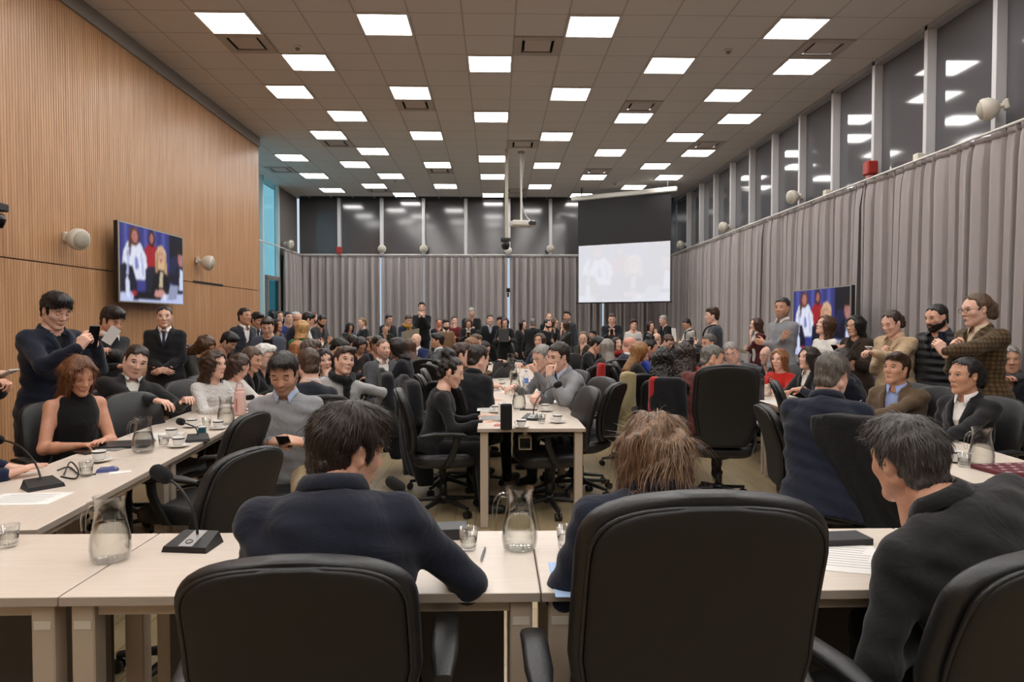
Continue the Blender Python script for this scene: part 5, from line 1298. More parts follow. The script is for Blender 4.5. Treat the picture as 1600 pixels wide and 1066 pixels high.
P('S13', 'dark-bearded man in grey looking at a phone', 503, 502, 14.2, -30, 'stand', head=(-30, 26, 0), hair='short', hc='#1b1513', sk='t', top=('jacket', '#3d3d3f'), arms='low', legs='#222', beard=('full', '#1b1513'))
P('S14', 'balding man half hidden behind the blond woman', 466, 500, 12.6, 60, 'stand', head=(60, 12, 0), hair='fringe', hc='#7a6450', sk='m', top=('jacket', '#1a2033'), arms='side', legs='#222')
# --- inner left seats
P('M1', 'man in a grey sweater and khaki trousers texting', 443, 585, 4.4, -84, lean=4, head=(-86, 24, 0), hair='quiff', hc='#201814', sk='m', top=('sweater', '#8e8f93'), inner='#a9b7d0', arms='lap', legs='#b09a74', beard=('stub', '#3a2a20'), hand_l=(472, 691, 4.15), hand_r=(424, 691, 4.15), poses=('grip', 'grip'), lv=0, wide=1.08,
  extra={'xd': [(.3, -.85, .2), (.3, .85, .2)], 'zn': [(.5, .2, .8), (.5, -.2, .8)], 'strands': 1800})
P('M2', 'man in a navy sweater turned away behind the grey sweater', 482, 572, 5.4, 125, lean=20, side=-8, head=(120, 18, 0), hair='short', hc='#4a3526', sk='l', top=('sweater', '#171b26'), inner='#c9c9cc', arms='table', lv=1)
P('M3', 'dark-haired woman resting her chin on her hand', 507, 564, 7.2, -70, kind='f', lean=10, head=(-62, 4, 6), hair='mid', hc='#1e1512', sk='l', top=('sweater', '#a6a7aa'), arms='chin', poses=('relax', 'relax'), lv=1)
P('M4', 'man in a light sweater and black scarf looking up right', 538, 565, 6.3, -62, lean=8, side=8, head=(-52, -4, -10), hair='side', hc='#3a281d', sk='l', top=('sweater', '#a9a8a6'), arms='lap', hand_l=(585, 645, 6.7), lv=0, wide=1.02, nohint=((-.3, 1, -.35), None))
P('M5', 'bald man with a goatee in a grey blazer and white shirt', 599, 546, 8.8, -68, lean=0, head=(-52, 2, 0), hair='crop', hc='#6e5a4c', sk='l', top=('open', '#54555a'), inner='#ddd9d3', arms='lap', beard=('stub', '#3d2a21'), lv=1)
P('B1', 'black-haired man with a pale blue collar bent over the table', 530, 545, 9.4, 15, lean=22, head=(0, 34, 0), hair='full', hc='#171210', sk='m', top=('sweater', '#1f222c'), inner='#8fa0c8', arms='table')
P('B2', 'man in glasses with black hair two rows behind', 550, 537, 11.2, -35, lean=10, head=(-30, 24, 0), hair='full', hc='#15110f', sk='m', top=('jacket', '#17171b'), arms='table', glasses='#111')
P('B3', 'dark-haired woman bowed over clasped hands', 563, 541, 9.8, -55, kind='f', lean=18, head=(-50, 38, 0), hair='mid', hc='#1a1311', sk='t', top=('sweater', '#2a2022'), arms='chin')
P('B4', 'brown-haired woman behind the bald man', 577, 538, 11.8, -70, kind='f', head=(-120, 10, 0), hair='long', hc='#54341f', sk='m', top=('jacket', '#1c1c20'), arms='table')
P('B5', 'dark-haired person hidden behind the bald man', 590, 539, 10.8, -80, lean=12, head=(-60, 20, 0), hair='full', hc='#1c1513', sk='m', top=('jacket', '#1a1c26'), arms='table')
P('B6', 'dark long-haired man in profile facing left', 619, 544, 9.0, 185, lean=12, head=(178, 12, 0), hair='mid', hc='#211915', sk='m', top=('jacket', '#191a22'), arms='table')
P('B7', 'brown-haired woman in olive seen from behind', 638, 543, 10.1, 130, kind='f', lean=8, head=(130, 8, 0), hair='long', hc='#4a2f1e', sk='m', top=('jacket', '#4e4526'), arms='table')
P('B8', 'white-haired man in a royal blue suit', 650, 532, 12.9, -105, lean=4, head=(-122, 0, 0), hair='fringe', hc='#cfcbc4', sk='l', top=('jacket', '#1e2a50'), inner=WHITE, arms='table')
P('B9', 'dark-haired man in a grey suit in profile facing left', 683, 533, 12.2, 195, lean=4, head=(188, 4, 0), hair='full', hc='#1b1412', sk='t', top=('jacket', '#57585c'), inner='#cfd2d6', arms='table')
# --- centre table, left side
P('C1', 'woman with a messy bun typing at the centre table', 705, 582, 5.5, 8, kind='f', lean=12, head=(0, 18, 0), hair='bun', hc='#1d1411', sk='l', top=('sweater', '#141416'), arms='table', hand_r=(752, 662, 5.32), hand_l=(748, 652, 5.65), poses=('flat', 'flat'), lv=0, wide=1.05)
P('C2', 'balding man in a black suit turned toward the centre table', 748, 561, 6.45, 48, lean=16, head=(38, 16, 0), hair='spot', hc='#2a201b', sk='l', top=('jacket', '#141518'), inner='#c9c9cc', arms='table', hand_r=(762, 632, 6.5), hand_l=(770, 626, 6.8), poses=('relax', 'relax'), lv=0, wide=1.12, glasses='#555', kind='h')
P('C3', 'young brown-haired man in profile beside the balding man', 722, 555, 7.8, 5, lean=14, head=(0, 10, 0), hair='quiff', hc='#3a271c', sk='l', top=('jacket', '#5a4a36'), arms='table', lv=1)
P('C4', 'tan-haired woman hunched at the centre table', 738, 542, 9.6, 20, kind='f', lean=18, head=(30, 25, 0), hair='mid', hc='#7a5434', sk='l', top=('sweater', '#5c4630'), arms='table')
P('C5', 'curly-haired young man leaning on his hand', 744, 535, 12, -50, lean=14, head=(-45, 12, 0), hair='curlytop', hc='#4f3822', sk='l', top=('jacket', '#2a2a2e'), arms='chin')
P('C6', 'man in a dark suit writing at the far centre table', 757, 545, 12.6, 10, lean=20, head=(0, 30, 0), hair='short', hc='#2a201b', sk='m', top=('jacket', '#16171b'), inner=WHITE, arms='table')
# --- centre table, right side
P('R1', 'man in a grey suit resting his chin on his fist', 872, 558, 6.3, 205, lean=20, head=(212, 12, -4), hair='short', hc='#2c211b', sk='l', top=('jacket', '#85868a'), inner='#aeb9d2', tie='#15161c', arms='elbows', legs='#4a4a4e', hand_l=(858, 588, 6.05), hand_r=(840, 617, 6.35), poses=('fist', 'grip'), lv=0, wide=1.12,
  extra={'xd': [(-.1, -.1, .9), (.6, .4, -.2)], 'zn': [(1, .2, 0), (0, 0, 1)]})
P('R2', 'grey-haired man in glasses behind the grey suit', 846, 559, 7.3, 205, lean=18, head=(215, 18, 0), hair='short', hc='#8f8b86', sk='l', top=('jacket', '#68686b'), arms='elbows', glasses='#999', hand_l=(838, 583, 7.0), poses=('fist', 'relax'), lv=1)
P('R3', 'long-haired man in navy at the centre table', 843, 533, 11.8, 230, lean=8, head=(-115, 4, 0), hair='mid', hc='#3f2f24', sk='m', top=('jacket', '#1b2132'), arms='table')
P('R4', 'grey balding man in olive with a hand on his face', 911, 529, 13.4, 230, lean=10, head=(-100, 20, 0), hair='reced', hc='#6b5a4c', sk='l', top=('jacket', '#35362a'), arms='chin')
P('R5', 'black-haired man in glasses looking down right', 934, 539, 11.2, -40, lean=16, head=(-30, 30, 0), hair='full', hc='#14100f', sk='m', top=('jacket', '#17171a'), arms='table', glasses='#111')
P('R6', 'long grey-haired woman seen from behind', 948, 543, 10, 110, kind='f', head=(105, 4, 0), hair='long', hc='#8a8178', sk='l', top=('sweater', '#3a3532'), arms='table')
P('R7', 'dark-haired woman with a red scarf facing the camera', 964, 538, 12.2, -80, kind='f', head=(-65, -4, 0), hair='mid', hc='#211513', sk='l', top=('open', '#17161a'), inner='#8c2a26', arms='lap')
P('R8', 'bald man in a dark suit in profile facing right', 985, 540, 10.2, 10, lean=8, head=(5, 8, 0), hair='fringe', hc='#8d8278', sk='#d79c86', top=('jacket', '#262a36'), inner=WHITE, arms='table', kind='h')
P('R9', 'woman with long light brown hair in profile', 1001, 550, 8.6, 0, kind='f', lean=10, head=(5, 12, 0), hair='long', hc='#8c6239', sk='l', top=('jacket', '#23201f'), arms='table', lv=1)
P('R10', 'black-haired woman in royal blue with her hair up', 1016, 545, 9, -10, kind='f', lean=14, head=(-15, 26, 0), hair='bun', hc='#14100f', sk='t', top=('sweater', '#263c9c'), arms='table', lv=1)
P('R11', 'woman with long black curls seen from behind', 1037, 562, 7, 62, kind='f', lean=6, head=(60, 4, 0), hair='curly', hc='#14100f', sk='t', top=('sweater', '#19181a'), arms='table', lv=0, ch=None)
P('R12', 'woman with dark curls in a red jacket seen from behind', 1071, 552, 7.9, 72, kind='f', lean=8, head=(75, 4, 0), hair='curly', hc='#2a1a14', sk='t', top=('sweater', '#9a2a22'), arms='table', lv=0, ch=None)
P('R13', 'brown-haired man bowed behind the curly black hair', 1044, 535, 12, -120, lean=18, head=(-60, 36, 0), hair='short', hc='#4a2f1f', sk='l', top=('jacket', '#2a2a2c'), arms='table')
P('R14', 'bald head in the row behind the woman in blue', 1026, 531, 13, 70, head=(70, 10, 0), hair='fringe', hc='#9a8a7a', sk='l', top=('jacket', '#24262c'), arms='table')
P('R15', 'grey-haired man looking down near the camera operator', 1079, 530, 12, 80, lean=10, head=(90, 20, 0), hair='reced', hc='#9a948c', sk='l', top=('jacket', '#23252c'), arms='table')
P('R16', 'grey-haired man in a maroon sweater leaning and turning', 1114, 562, 6.4, 60, lean=18, side=-14, head=(-10, 14, -14), hair='short', hc='#6b665f', sk='t', top=('sweater', '#5a2a26'), inner=WHITE, arms='table', lv=0, kind='h', ch=None, wide=1.05)
P('R17', 'dark grey-haired man behind the maroon sweater', 1107, 537, 9.6, 190, lean=12, head=(200, 10, 0), hair='short', hc='#57524d', sk='t', top=('jacket', '#2a2a2c'), arms='table', lv=1)
P('R18', 'grey-haired man in a grey sweater peering over glasses', 1143, 552, 8.3, 215, lean=16, side=10, head=(-118, 16, 10), hair='short', hc='#8f8b86', sk='l', top=('sweater', '#58595b'), arms='table', glasses='#777', beard=('stub', '#9a948c'), kind='h', lv=0)
P('R19', 'bald bearded man in glasses and a navy jacket', 1198, 556, 9.3, 205, lean=12, head=(205, 4, 0), hair='fringe', hc='#8a7a6c', sk='l', top=('jacket', '#272b38'), arms='table', beard=('stub', '#8a7a6c'), glasses='#222', lv=0)
P('R20', 'woman with long strawberry hair in a red jacket', 1217, 562, 8.0, 215, kind='f', lean=8, head=(222, 4, 0), hair='long', hc='#8a5a34', sk='l', top=('sweater', '#b3241c'), arms='table', lv=0)
P('R21', 'dark-haired woman in a black blazer in profile facing left', 1263, 560, 7.2, 200, kind='f', lean=6, head=(192, -4, 0), hair='mid', hc='#231814', sk='l', top=('blazer', '#1b1c1d'), inner=WHITE, arms='table', lv=0)
P('R22', 'grey-haired man in navy with glasses seen from behind', 1300, 587, 3.95, 58, lean=22, head=(38, 14, 6), hair='short', hc='#6d665f', sk='l', top=('jacket', '#171c2c'), arms='table', glasses='#222', lv=0, wide=1.12, kind='h', ch=None, extra={'strands': 2200}, legs='#1b2030')
P('R23', 'dark-haired man in navy bent behind the grey-haired man', 1318, 567, 6.7, 160, lean=26, head=(-20, 26, 0), hair='side', hc='#211a17', sk='t', top=('jacket', '#191d2a'), arms='elbows', lv=0, wide=1.05)
P('R24', 'brown-haired man in a brown jacket and blue shirt', 1400, 577, 5.6, 212, lean=6, head=(205, -4, 0), hair='side', hc='#3b291e', sk='t', top=('open', '#5b4936'), inner='#93a3d0', arms='table', hand_r=(1345, 642, 5.75), hand_l=(1352, 654, 5.3), poses=('relax', 'grip'), lv=0, wide=1.1)
P('R25', 'black-haired woman in a black blazer and white shirt', 1507, 588, 4.65, 200, kind='f', lean=4, head=(188, 2, 0), hair='tied', hc='#141010', sk='t', top=('blazer', '#17171a'), inner='#e2ded8', arms='table', hand_l=(1462, 690, 4.35), hand_r=(1472, 680, 4.7), lv=0, wide=1.1, sz=1.04)
P('R26', 'grey-haired man in a scarf at the far right edge', 1577, 563, 6.2, 245, lean=4, head=(245, 2, 0), hair='short', hc='#8a857f', sk='t', top=('coat', '#1b1d26'), arms='lap', hand_r=(1562, 598, 5.9), lv=0, kind='h')
# --- standing on the right
P('T1', 'woman in a maroon jacket holding papers', 1181, 508, 11.6, 190, 'stand', kind='f', lean=2, head=(178, 0, 0), hair='bob', hc='#4a3022', sk='l', top=('open', '#4a1a1e'), inner='#d8d4cf', arms='chinl', legs='#222', lv=1)
P('T2', 'man in a grey sweater standing with folded arms', 1222, 482, 8.7, 205, 'stand', lean=-2, head=(222, 4, 0), hair='short', hc='#2e2a28', sk='t', top=('sweater', '#85868a'), inner='#dcdcde', arms='cross', legs='#33343a', beard=('stub', '#4a4440'), lv=0)
P('T3', 'woman in a white tee with her chin raised', 1289, 509, 7.9, 195, 'stand', kind='f', lean=-2, head=(185, -16, 0), hair='long', hc='#4f3322', sk='l', top=('shirt', '#dad6d0'), arms='low', legs='#26262a', lv=0)
P('T4', 'woman in glasses with long black hair in brown', 1336, 510, 7.6, 205, 'stand', kind='f', lean=2, head=(200, 4, 0), hair='long', hc='#171110', sk='m', top=('coat', '#33271f'), inner='#1a1716', arms='phone', legs='#222', glasses='#b8a890', lv=0)
P('T5', 'woman in a cream sheepskin coat looking at a phone', 1393, 506, 6.5, 205, 'stand', kind='f', lean=3, head=(198, 20, 0), hair='tied', hc='#38251b', sk='l', top=('coat', '#b59c7c', 'fleece'), inner='#8a7860', arms='phone', legs='#2a2a30', lv=0, hand_l=(1366, 552, 6.25), hand_r=(1378, 556, 6.5), poses=('grip', 'grip'), wide=1.12)
P('T6', 'bearded young man in a black puffer jacket', 1463, 497, 6.2, 200, 'stand', lean=2, head=(192, 14, 0), hair='crop', hc='#15110f', sk='m', top=('coat', '#1b1c20', 'puffer'), inner='#1b1c20', arms='side', legs='#1f2126', beard=('full', '#1c1512'), lv=0, wide=1.12)
P('T7', 'woman in a plaid jacket photographing with a phone', 1525, 485, 5.5, 188, 'stand', kind='f', lean=3, head=(178, 8, 0), hair='tied', hc='#5c4838', sk='l', top=('coat', '#4e3d26', 'plaid'), inner='#c9b79c', arms='phone', legs='#2a2a30', hand_l=(1466, 553, 5.2), hand_r=(1490, 548, 5.5), poses=('grip', 'grip'), glasses='#222', lv=0, wide=1.15, sz=1.04, extra={'xd': [(.3, -.3, .8), (.3, .3, .8)], 'zn': [(.3, 1, 0), (.3, -1, 0)]})
P('T8', 'camera operator in a dark grey shirt with a strap', 1112, 494, 11, 165, 'stand', lean=4, head=(172, 4, 0), hair='messy', hc='#3f2a1e', sk='l', top=('shirt', '#3e4247'), arms='low', legs='#222', lv=1, wide=1.1)
# --- standing at the back
def K(key, who, px, py, Y, a, **k): k.setdefault('arms', 'side'); return P(key, who, px, py, Y, a, 'stand', **k)
K('K1', 'woman with dark curls at the back wall left', 547, 512, 17.3, -60, kind='f', head=(-60, 24, 0), hair='curly', hc='#1b1413', sk='t', top=('jacket', '#4a4a4e'), arms='low')
K('K2', 'blond woman in black holding a dark folder', 565, 505, 16.3, 220, kind='f', head=(-125, 10, 0), hair='tied', hc='#8a6a42', sk='l', top=('sweater', '#17171a'), arms='read')
K('K3', 'dark-haired man in a charcoal coat at the back', 608, 500, 17.3, -50, head=(-50, 14, 0), hair='short', hc='#15110f', sk='m', top=('coat', '#24272e'))
K('K4', 'short-haired man in dark green at the back', 602, 514, 16.1, -80, head=(-75, 20, 0), hair='crop', hc='#4a3a30', sk='m', top=('jacket', '#20241f'))
K('K5', 'man in navy with a mustard scarf reading a newspaper', 638, 501, 16.2, -60, head=(-55, 24, 0), hair='short', hc='#2e2622', sk='m', top=('jacket', '#1c2438'), arms='read')
K('K6', 'tall man in a black shirt standing above the back row', 659, 481, 17.8, -85, head=(-85, 0, 0), hair='quiff', hc='#1b1412', sk='l', top=('shirt', '#17181a'), arms='pray', beard=('stub', '#2a1d18'))
K('K7', 'man in red-framed glasses with a fist at his mouth', 686, 506, 17.2, -85, head=(-70, 10, 0), hair='reced', hc='#4e3a30', sk='#cf8c74', top=('jacket', '#191a1e'), arms='chin', glasses='#7a2a22')
K('K8', 'bearded man in a tan sweater', 697, 508, 15.6, -80, head=(-70, 4, 0), hair='messy', hc='#2a1c16', sk='l', top=('sweater', '#7d6048'), inner=WHITE, beard=('full', '#2e2019'))
K('K9', 'man in a wine-red sweater touching his chin', 710, 502, 17.3, -80, head=(-70, 2, 0), hair='short', hc='#4a382e', sk='l', top=('sweater', '#6a2426'), arms='chin')
K('K10', 'tall grey-haired man in a black coat looking down', 737, 489, 17.9, -85, head=(-80, 26, 0), hair='short', hc='#9a9690', sk='l', top=('coat', '#1a1b1f'), arms='low')
K('K11', 'woman in a black coat and white top checking a phone', 732, 506, 16.6, -88, kind='f', head=(-85, 22, 0), hair='long', hc='#4a3324', sk='m', top=('coat', '#17171a'), inner=WHITE, arms='phone')
K('K12', 'man in a long black overcoat with open shirt', 766, 500, 16.4, -85, head=(-82, 2, 0), hair='short', hc='#221915', sk='l', top=('coat', '#15161a'), inner='#a9b2c0')
K('K13', 'woman with long auburn hair holding a black tablet', 789, 505, 15.9, -95, kind='f', head=(-92, 12, 0), hair='long', hc='#3a1c16', sk='l', top=('coat', '#121214'), arms='read')
K('K14', 'woman with straight black fringe in charcoal', 818, 508, 16.9, -60, kind='f', head=(-55, 0, 0), hair='mid', hc='#151110', sk='l', top=('coat', '#26272a'))
K('K15', 'man with cropped grey hair facing away at the back', 832, 505, 16.4, 95, head=(95, 0, 0), hair='crop', hc='#7a7672', sk='m', top=('jacket', '#18191b'))
K('K16', 'bearded man in a black sweater rubbing his chin', 856, 507, 15.9, -50, head=(-35, 2, 0), hair='crop', hc='#1a1412', sk='l', top=('sweater', '#151619'), arms='chin', beard=('full', '#1f1713'))
K('K17', 'woman in black with glasses behind the bearded man', 867, 505, 16.7, -50, kind='f', head=(-45, 10, 0), hair='mid', hc='#5a4030', sk='l', top=('jacket', '#17171a'), glasses='#222')
K('K18', 'tall dark-haired man in a grey suit at the back', 886, 495, 17.1, 235, head=(-110, 2, 0), hair='quiff', hc='#15110f', sk='m', top=('jacket', '#33353b'), beard=('stub', '#2a201c'))
K('K19', 'woman in a black leather jacket touching her lips', 882, 509, 15.6, 200, kind='f', head=(195, 0, 0), hair='long', hc='#3a261c', sk='l', top=('jacket', '#141416', 'leather'), arms='chinl')
K('K20', 'photographer crouching with a camera at the back', 926, 523, 16.2, 210, head=(215, 4, 0), hair='full', hc='#15110f', sk='m', top=('jacket', '#1b1b1e'), arms='pray')
K('K21', 'man in a dark jacket looking at his phone, back right', 956, 499, 15.4, -100, head=(-100, 16, 0), hair='short', hc='#33251d', sk='l', top=('open', '#1c2026'), inner='#44474a', arms='phone', wide=1.1)
K('K22', 'young person in a white printed tee', 990, 508, 15.2, -90, head=(-88, 0, 0), hair='full', hc='#3a1c1c', sk='l', top=('tee', '#d6d4d2'))
K('K23', 'woman in a black turtleneck beside the white tee', 1017, 510, 15.7, -60, kind='f', head=(-75, 8, 8), hair='mid', hc='#2a1a16', sk='l', top=('sweater', '#17171a'))
K('K24', 'grey-haired man in black holding a phone sideways', 1036, 501, 16.5, 200, head=(200, 16, 0), hair='short', hc='#a09c96', sk='l', top=('jacket', '#16171a'), arms='phone')
K('K25', 'man in black holding a white sheet upright', 1073, 507, 15.3, 190, head=(200, 28, 0), hair='short', hc='#241a16', sk='t', top=('vest', '#17171a'), inner='#d8d5d0', arms='low')
K('K26', 'dark-haired person half hidden beside the woman with tablet', 781, 503, 17.4, -90, head=(-90, 4, 0), hair='full', hc='#1c1412', sk='m', top=('coat', '#17171a'))
K('K27', 'blond-haired man behind the bearded man at the back', 858, 497, 17.7, -85, head=(-85, 4, 0), hair='reced', hc='#8a6a4a', sk='l', top=('jacket', '#1d1e22'))

# --- other chairs
for args in (('empty black chair beside the woman in the sleeveless top', 200, 630, 5.2, -25), ('empty black chair in profile before the left table, farther one', 398, 642, 4.0, 172), ('empty black chair before the left table, nearest one', 395, 712, 2.85, 160),
             ('empty black chair at the near right corner of the centre table', 926, 608, 5.55, 190), ('black chair with its curved shell turned to the camera', 968, 594, 5.9, 150), ('black chair with a beige coat over it', 1004, 556, 6.9, 100), ('black chair with a red scarf and dark coat over it', 1040, 572, 6.3, 75),
             ('black chair in profile left of the man in navy', 1190, 642, 4.3, -8), ('black chair half hidden beyond the navy suit', 1208, 618, 6.1, -18), ('black chair draped with a black coat by the right table', 1340, 668, 3.7, 40), ('empty chair between the brown jacket and the black blazer', 1476, 612, 5.5, 205),
             ('black chair buried under a dark coat left of the centre table', 630, 600, 6.1, 20), ('black chair with dark clothes behind the light sweater', 652, 580, 6.9, 15), ('black chair with a red garment behind the centre right seats', 945, 552, 8.4, 110), ('black chair in the far left block', 668, 556, 8.6, 40)):
    chair_px(*args)
chair_px('large black chair turned away in the right aisle', 1137, 588, 5.45, 82, 'tall')
# ------------------------------------------------------------------ table things
GLS, WAT = glassmat(), watermat(); CER = simple('white_china', '#e6e3de', .25); PAPER = simple('paper', '#e8e6e2', .8); PHB = simple('phone_black', '#0c0c0e', .25)
def on(px, py, z=TH): return atz(px, py, z)
def proto_things():
    j = thing('water_jug', 'x', 'jug')
    prof = [(.050, .003), (.056, .012), (.060, .040), (.058, .075), (.048, .120), (.042, .160), (.042, .185), (.049, .205)]
    MB().lathe([(.001, .002)]+prof, n=26).build('glass', [GLS], j)
    MB().lathe([(r-.003, z) for r, z in prof[::-1]]+[(.001, .008)], n=26).build('inner_wall', [GLS], j)
    MB().lathe([(.001, .010), (.050, .010), (.056, .040), (.054, .075), (.0445, .118), (.001, .118)], n=26).build('water', [WAT], j)
    MB().tube(bez(V(.042, 0, .178), V(.085, 0, .195), V(.085, 0, .12), V(.082, 0, .095), 9), [.008, .0085, .009, .009, .009, .009, .0085, .008, .007], 8).build('handle', [GLS], j)
    g = thing('drinking_glass', 'x', 'glass')
    MB().lathe([(.001, .001), (.027, .001), (.030, .010), (.036, .085), (.0345, .085), (.028, .014), (.001, .012)], n=22).build('glass', [GLS], g)
    MB().lathe([(.001, .013), (.0275, .014), (.0315, .048), (.001, .048)], n=22).build('water', [WAT], g)
    c = thing('coffee_cup', 'x', 'cup')
    MB().lathe([(.001, .004), (.036, .005), (.062, .013), (.066, .016), (.064, .018), (.036, .010), (.001, .009)], n=24).build('saucer', [CER], c)
    MB().lathe([(.001, .011), (.022, .011), (.030, .022), (.036, .052), (.0365, .064), (.0345, .064), (.032, .050), (.026, .02), (.001, .016)], n=24).build('cup_body', [CER], c)
    MB().lathe([(.0363, .052), (.0372, .056), (.0370, .061)], n=24).build('dark_rim', [simple('rim_dark', '#23201f', .4)], c)
    MB().lathe([(.001, .050), (.0325, .050)], n=20).build('coffee', [simple('coffee', '#1c0f08', .15)], c)
    MB().tube(bez(V(.035, 0, .052), V(.062, 0, .055), V(.055, 0, .025), V(.031, 0, .026), 8), .004, 6).build('handle', [CER], c)
    return j, g, c
JUG, GLA, CUP = proto_things(); _u = set()
def put(proto, label, p, rz=0., sc_=1., group=None):
    o = proto if proto.name not in _u else copy_tree(proto); _u.add(proto.name); _u.add(o.name)
    o.location = (float(p[0]), float(p[1]), float(p[2])); o.rotation_euler = (0, 0, rz); o.scale = (sc_,)*3; o['label'] = label; o['group'] = group
    return o
JG, GG, CG = 'glass water jugs', 'drinking glasses', 'white coffee cups on saucers'
for lb, px, py, rz in (('glass water jug on the front table beside the microphone', 173, 876, pi), ('glass water jug on the front table beside the pen', 812, 858, pi), ('glass water jug on the left table before the sleeveless woman', 224, 708, pi),
                       ('glass water jug on the left table before the pink bottle', 353, 664, pi), ('glass water jug on the right table beside the red folder', 1533, 730, pi), ('glass water jug behind the dark thermos on the right table', 1196, 620, 0),
                       ('nearest glass water jug on the centre table', 811, 640, 0), ('second glass water jug on the centre table', 805, 612, 0), ('third glass water jug on the centre table', 802, 594, 0), ('fourth glass water jug on the centre table', 799, 580, 0), ('fifth glass water jug on the centre table', 797, 571, 0)):
    put(JUG, lb, on(px, py), rz, 1.05, JG)
for lb, px, py in (('empty glass at the left end of the front table', 14, 855), ('half full glass beside the jug on the front table', 732, 860), ('half full glass next to the navy sleeve on the front table', 884, 857), ('small glass beside the blue packet on the left table', 135, 745),
                   ('small glass beside the coffee cup on the left table', 256, 698), ('clear cup on the left table near the white sweater', 323, 668), ('glass beside the jug on the right table', 1506, 730), ('small glass on the near end of the centre table', 846, 662), ('glass near the grey suit on the centre table', 838, 632), ('glass between the centre table jugs', 820, 604), ('glass left of the centre table jugs', 793, 615), ('glass far along the centre table', 790, 585), ('glass beside the far laptop', 812, 575)):
    put(GLA, lb, on(px, py), 0, .92, GG)
for lb, px, py, rz in (('coffee cup nearest the blue packet on the left table', 155, 722, 0), ('coffee cup right of the jug on the left table', 279, 699, 2.), ('coffee cup left of the table microphone on the left', 268, 684, 1.), ('coffee cup beside the teal carton', 341, 671, 2.5), ('coffee cup behind the clear cup on the left table', 300, 668, .5), ('coffee cup near the pink bottle', 391, 651, 0),
                       ('coffee cup nearest the black speaker', 815, 669, pi), ('coffee cup at the right corner of the centre table', 871, 661, pi), ('coffee cup beside the table microphone in the centre', 852, 643, pi), ('coffee cup left of the black speaker', 775, 645, pi), ('coffee cup beside the conference unit', 783, 600, 0), ('coffee cup before the man in glasses', 833, 600, 0), ('coffee cup on the right table left of the jug', 1493, 722, pi), ('coffee cup far along the centre table', 782, 588, 0)):
    put(CUP, lb, on(px, py), rz, 1., CG)

# microphones
FOAM = simple('mic_foam', '#0e0e0f', .95, bump=.6, bscale=500)
def mic(label, base, rz, head, mid=None, sc_=1., strip=True):
    o = thing('table_microphone', label, 'microphone', base, 0, 'gooseneck conference microphones'); R = rotz(rz); s_ = sc_
    pts = [V(-.07, -.055, 0), V(.07, -.055, 0), V(.065, .055, 0), V(-.065, .055, 0)]; tp = [V(-.066, -.05, .016), V(.066, -.05, .016), V(.055, .045, .038), V(-.055, .045, .038)]
    v = np.array([R@(p*s_) for p in pts+tp]); MB().add(v, [(3, 2, 1, 0), (4, 5, 6, 7), (0, 1, 5, 4), (1, 2, 6, 5), (2, 3, 7, 6), (3, 0, 4, 7)], smooth=False).build('base', [simple('mic_base', '#1b1b1c', .4)], o)
    if strip: MB().add(np.array([R@(V(x, y, z+.0012)*s_) for x, y, z in ((-.022, -.048, .0169), (.022, -.048, .0169), (.020, .043, .0375), (-.020, .043, .0375))]), [(0, 1, 2, 3)], smooth=False).build('silver_strip', [simple('mic_silver', '#a9a7a5', .35, .4)], o)
    if strip:
        mb = MB(); c = R@(V(0, -.025, .0245)*s_); a_ = np.linspace(0, 2*pi, 17); mb.tube([c+R@(V(.010*cos(t), .009*sin(t), .0026*sin(t)+.001)*s_) for t in a_], .0012*s_, 5, caps=False); mb.build('button', [simple('mic_base', '#1b1b1c')], o)
    b0 = R@(V(0, .02, .034)*s_); h = V(*head)-V(*base); m_ = b0+(h-b0)*.35+V(0, 0, .5*max(.02, h[2]-b0[2])) if mid is None else V(*mid)-V(*base)
    path = bez(b0, b0+V(0, 0, .06), m_, h, 14); MB().tube(path, .0042*s_, 7).build('gooseneck', [PLA], o)
    d = unit(path[-1]-path[-3]); mb = MB(); mb.tube([h-d*.012, h-d*.006, h+d*.006, h+d*.03, h+d*.058, h+d*.07, h+d*.075], np.array([.008, .017, .022, .0235, .022, .014, .004])*s_, 14); mb.build('foam_windshield', [FOAM], o)
mic('gooseneck microphone on the front table left of the navy suit', on(303, 855), -.12, at(262, 748, 2.44), None, 1.15)
mic('gooseneck microphone hidden before the man in navy', on(655, 835), 0, at(628, 764, 2.56), None, 1.)
mic('gooseneck microphone on the left table at the left edge', on(66, 762), .9, at(0, 688, 3.62), at(40, 690, 3.5), 1.1, False)
mic('gooseneck microphone on the left table behind the jug', on(309, 689), .4, at(285, 660, 4.75), None, 1.1, False)
mic('gooseneck microphone on the near end of the centre table', on(832, 656), -.35, at(868, 603, 5.75), at(838, 612, 5.6), 1.15)
mic('gooseneck microphone before the woman in white', on(362, 645), .4, at(386, 622, 5.9), None, 1., False)
mic('conference unit with microphone before the balding man', on(768, 606), .2, at(788, 572, 8.4), None, 1.1, False)
mic('gooseneck microphone by the far centre delegates', on(778, 573), .2, at(772, 545, 11.9), None, 1.1, False)
mic('gooseneck microphone right of the far glasses', on(812, 566), -.2, at(826, 548, 13.0), None, 1.1, False)
mic('gooseneck microphone on the right table before the brown jacket', on(1372, 664), 0, at(1362, 658, 5.1), None, 1., False)

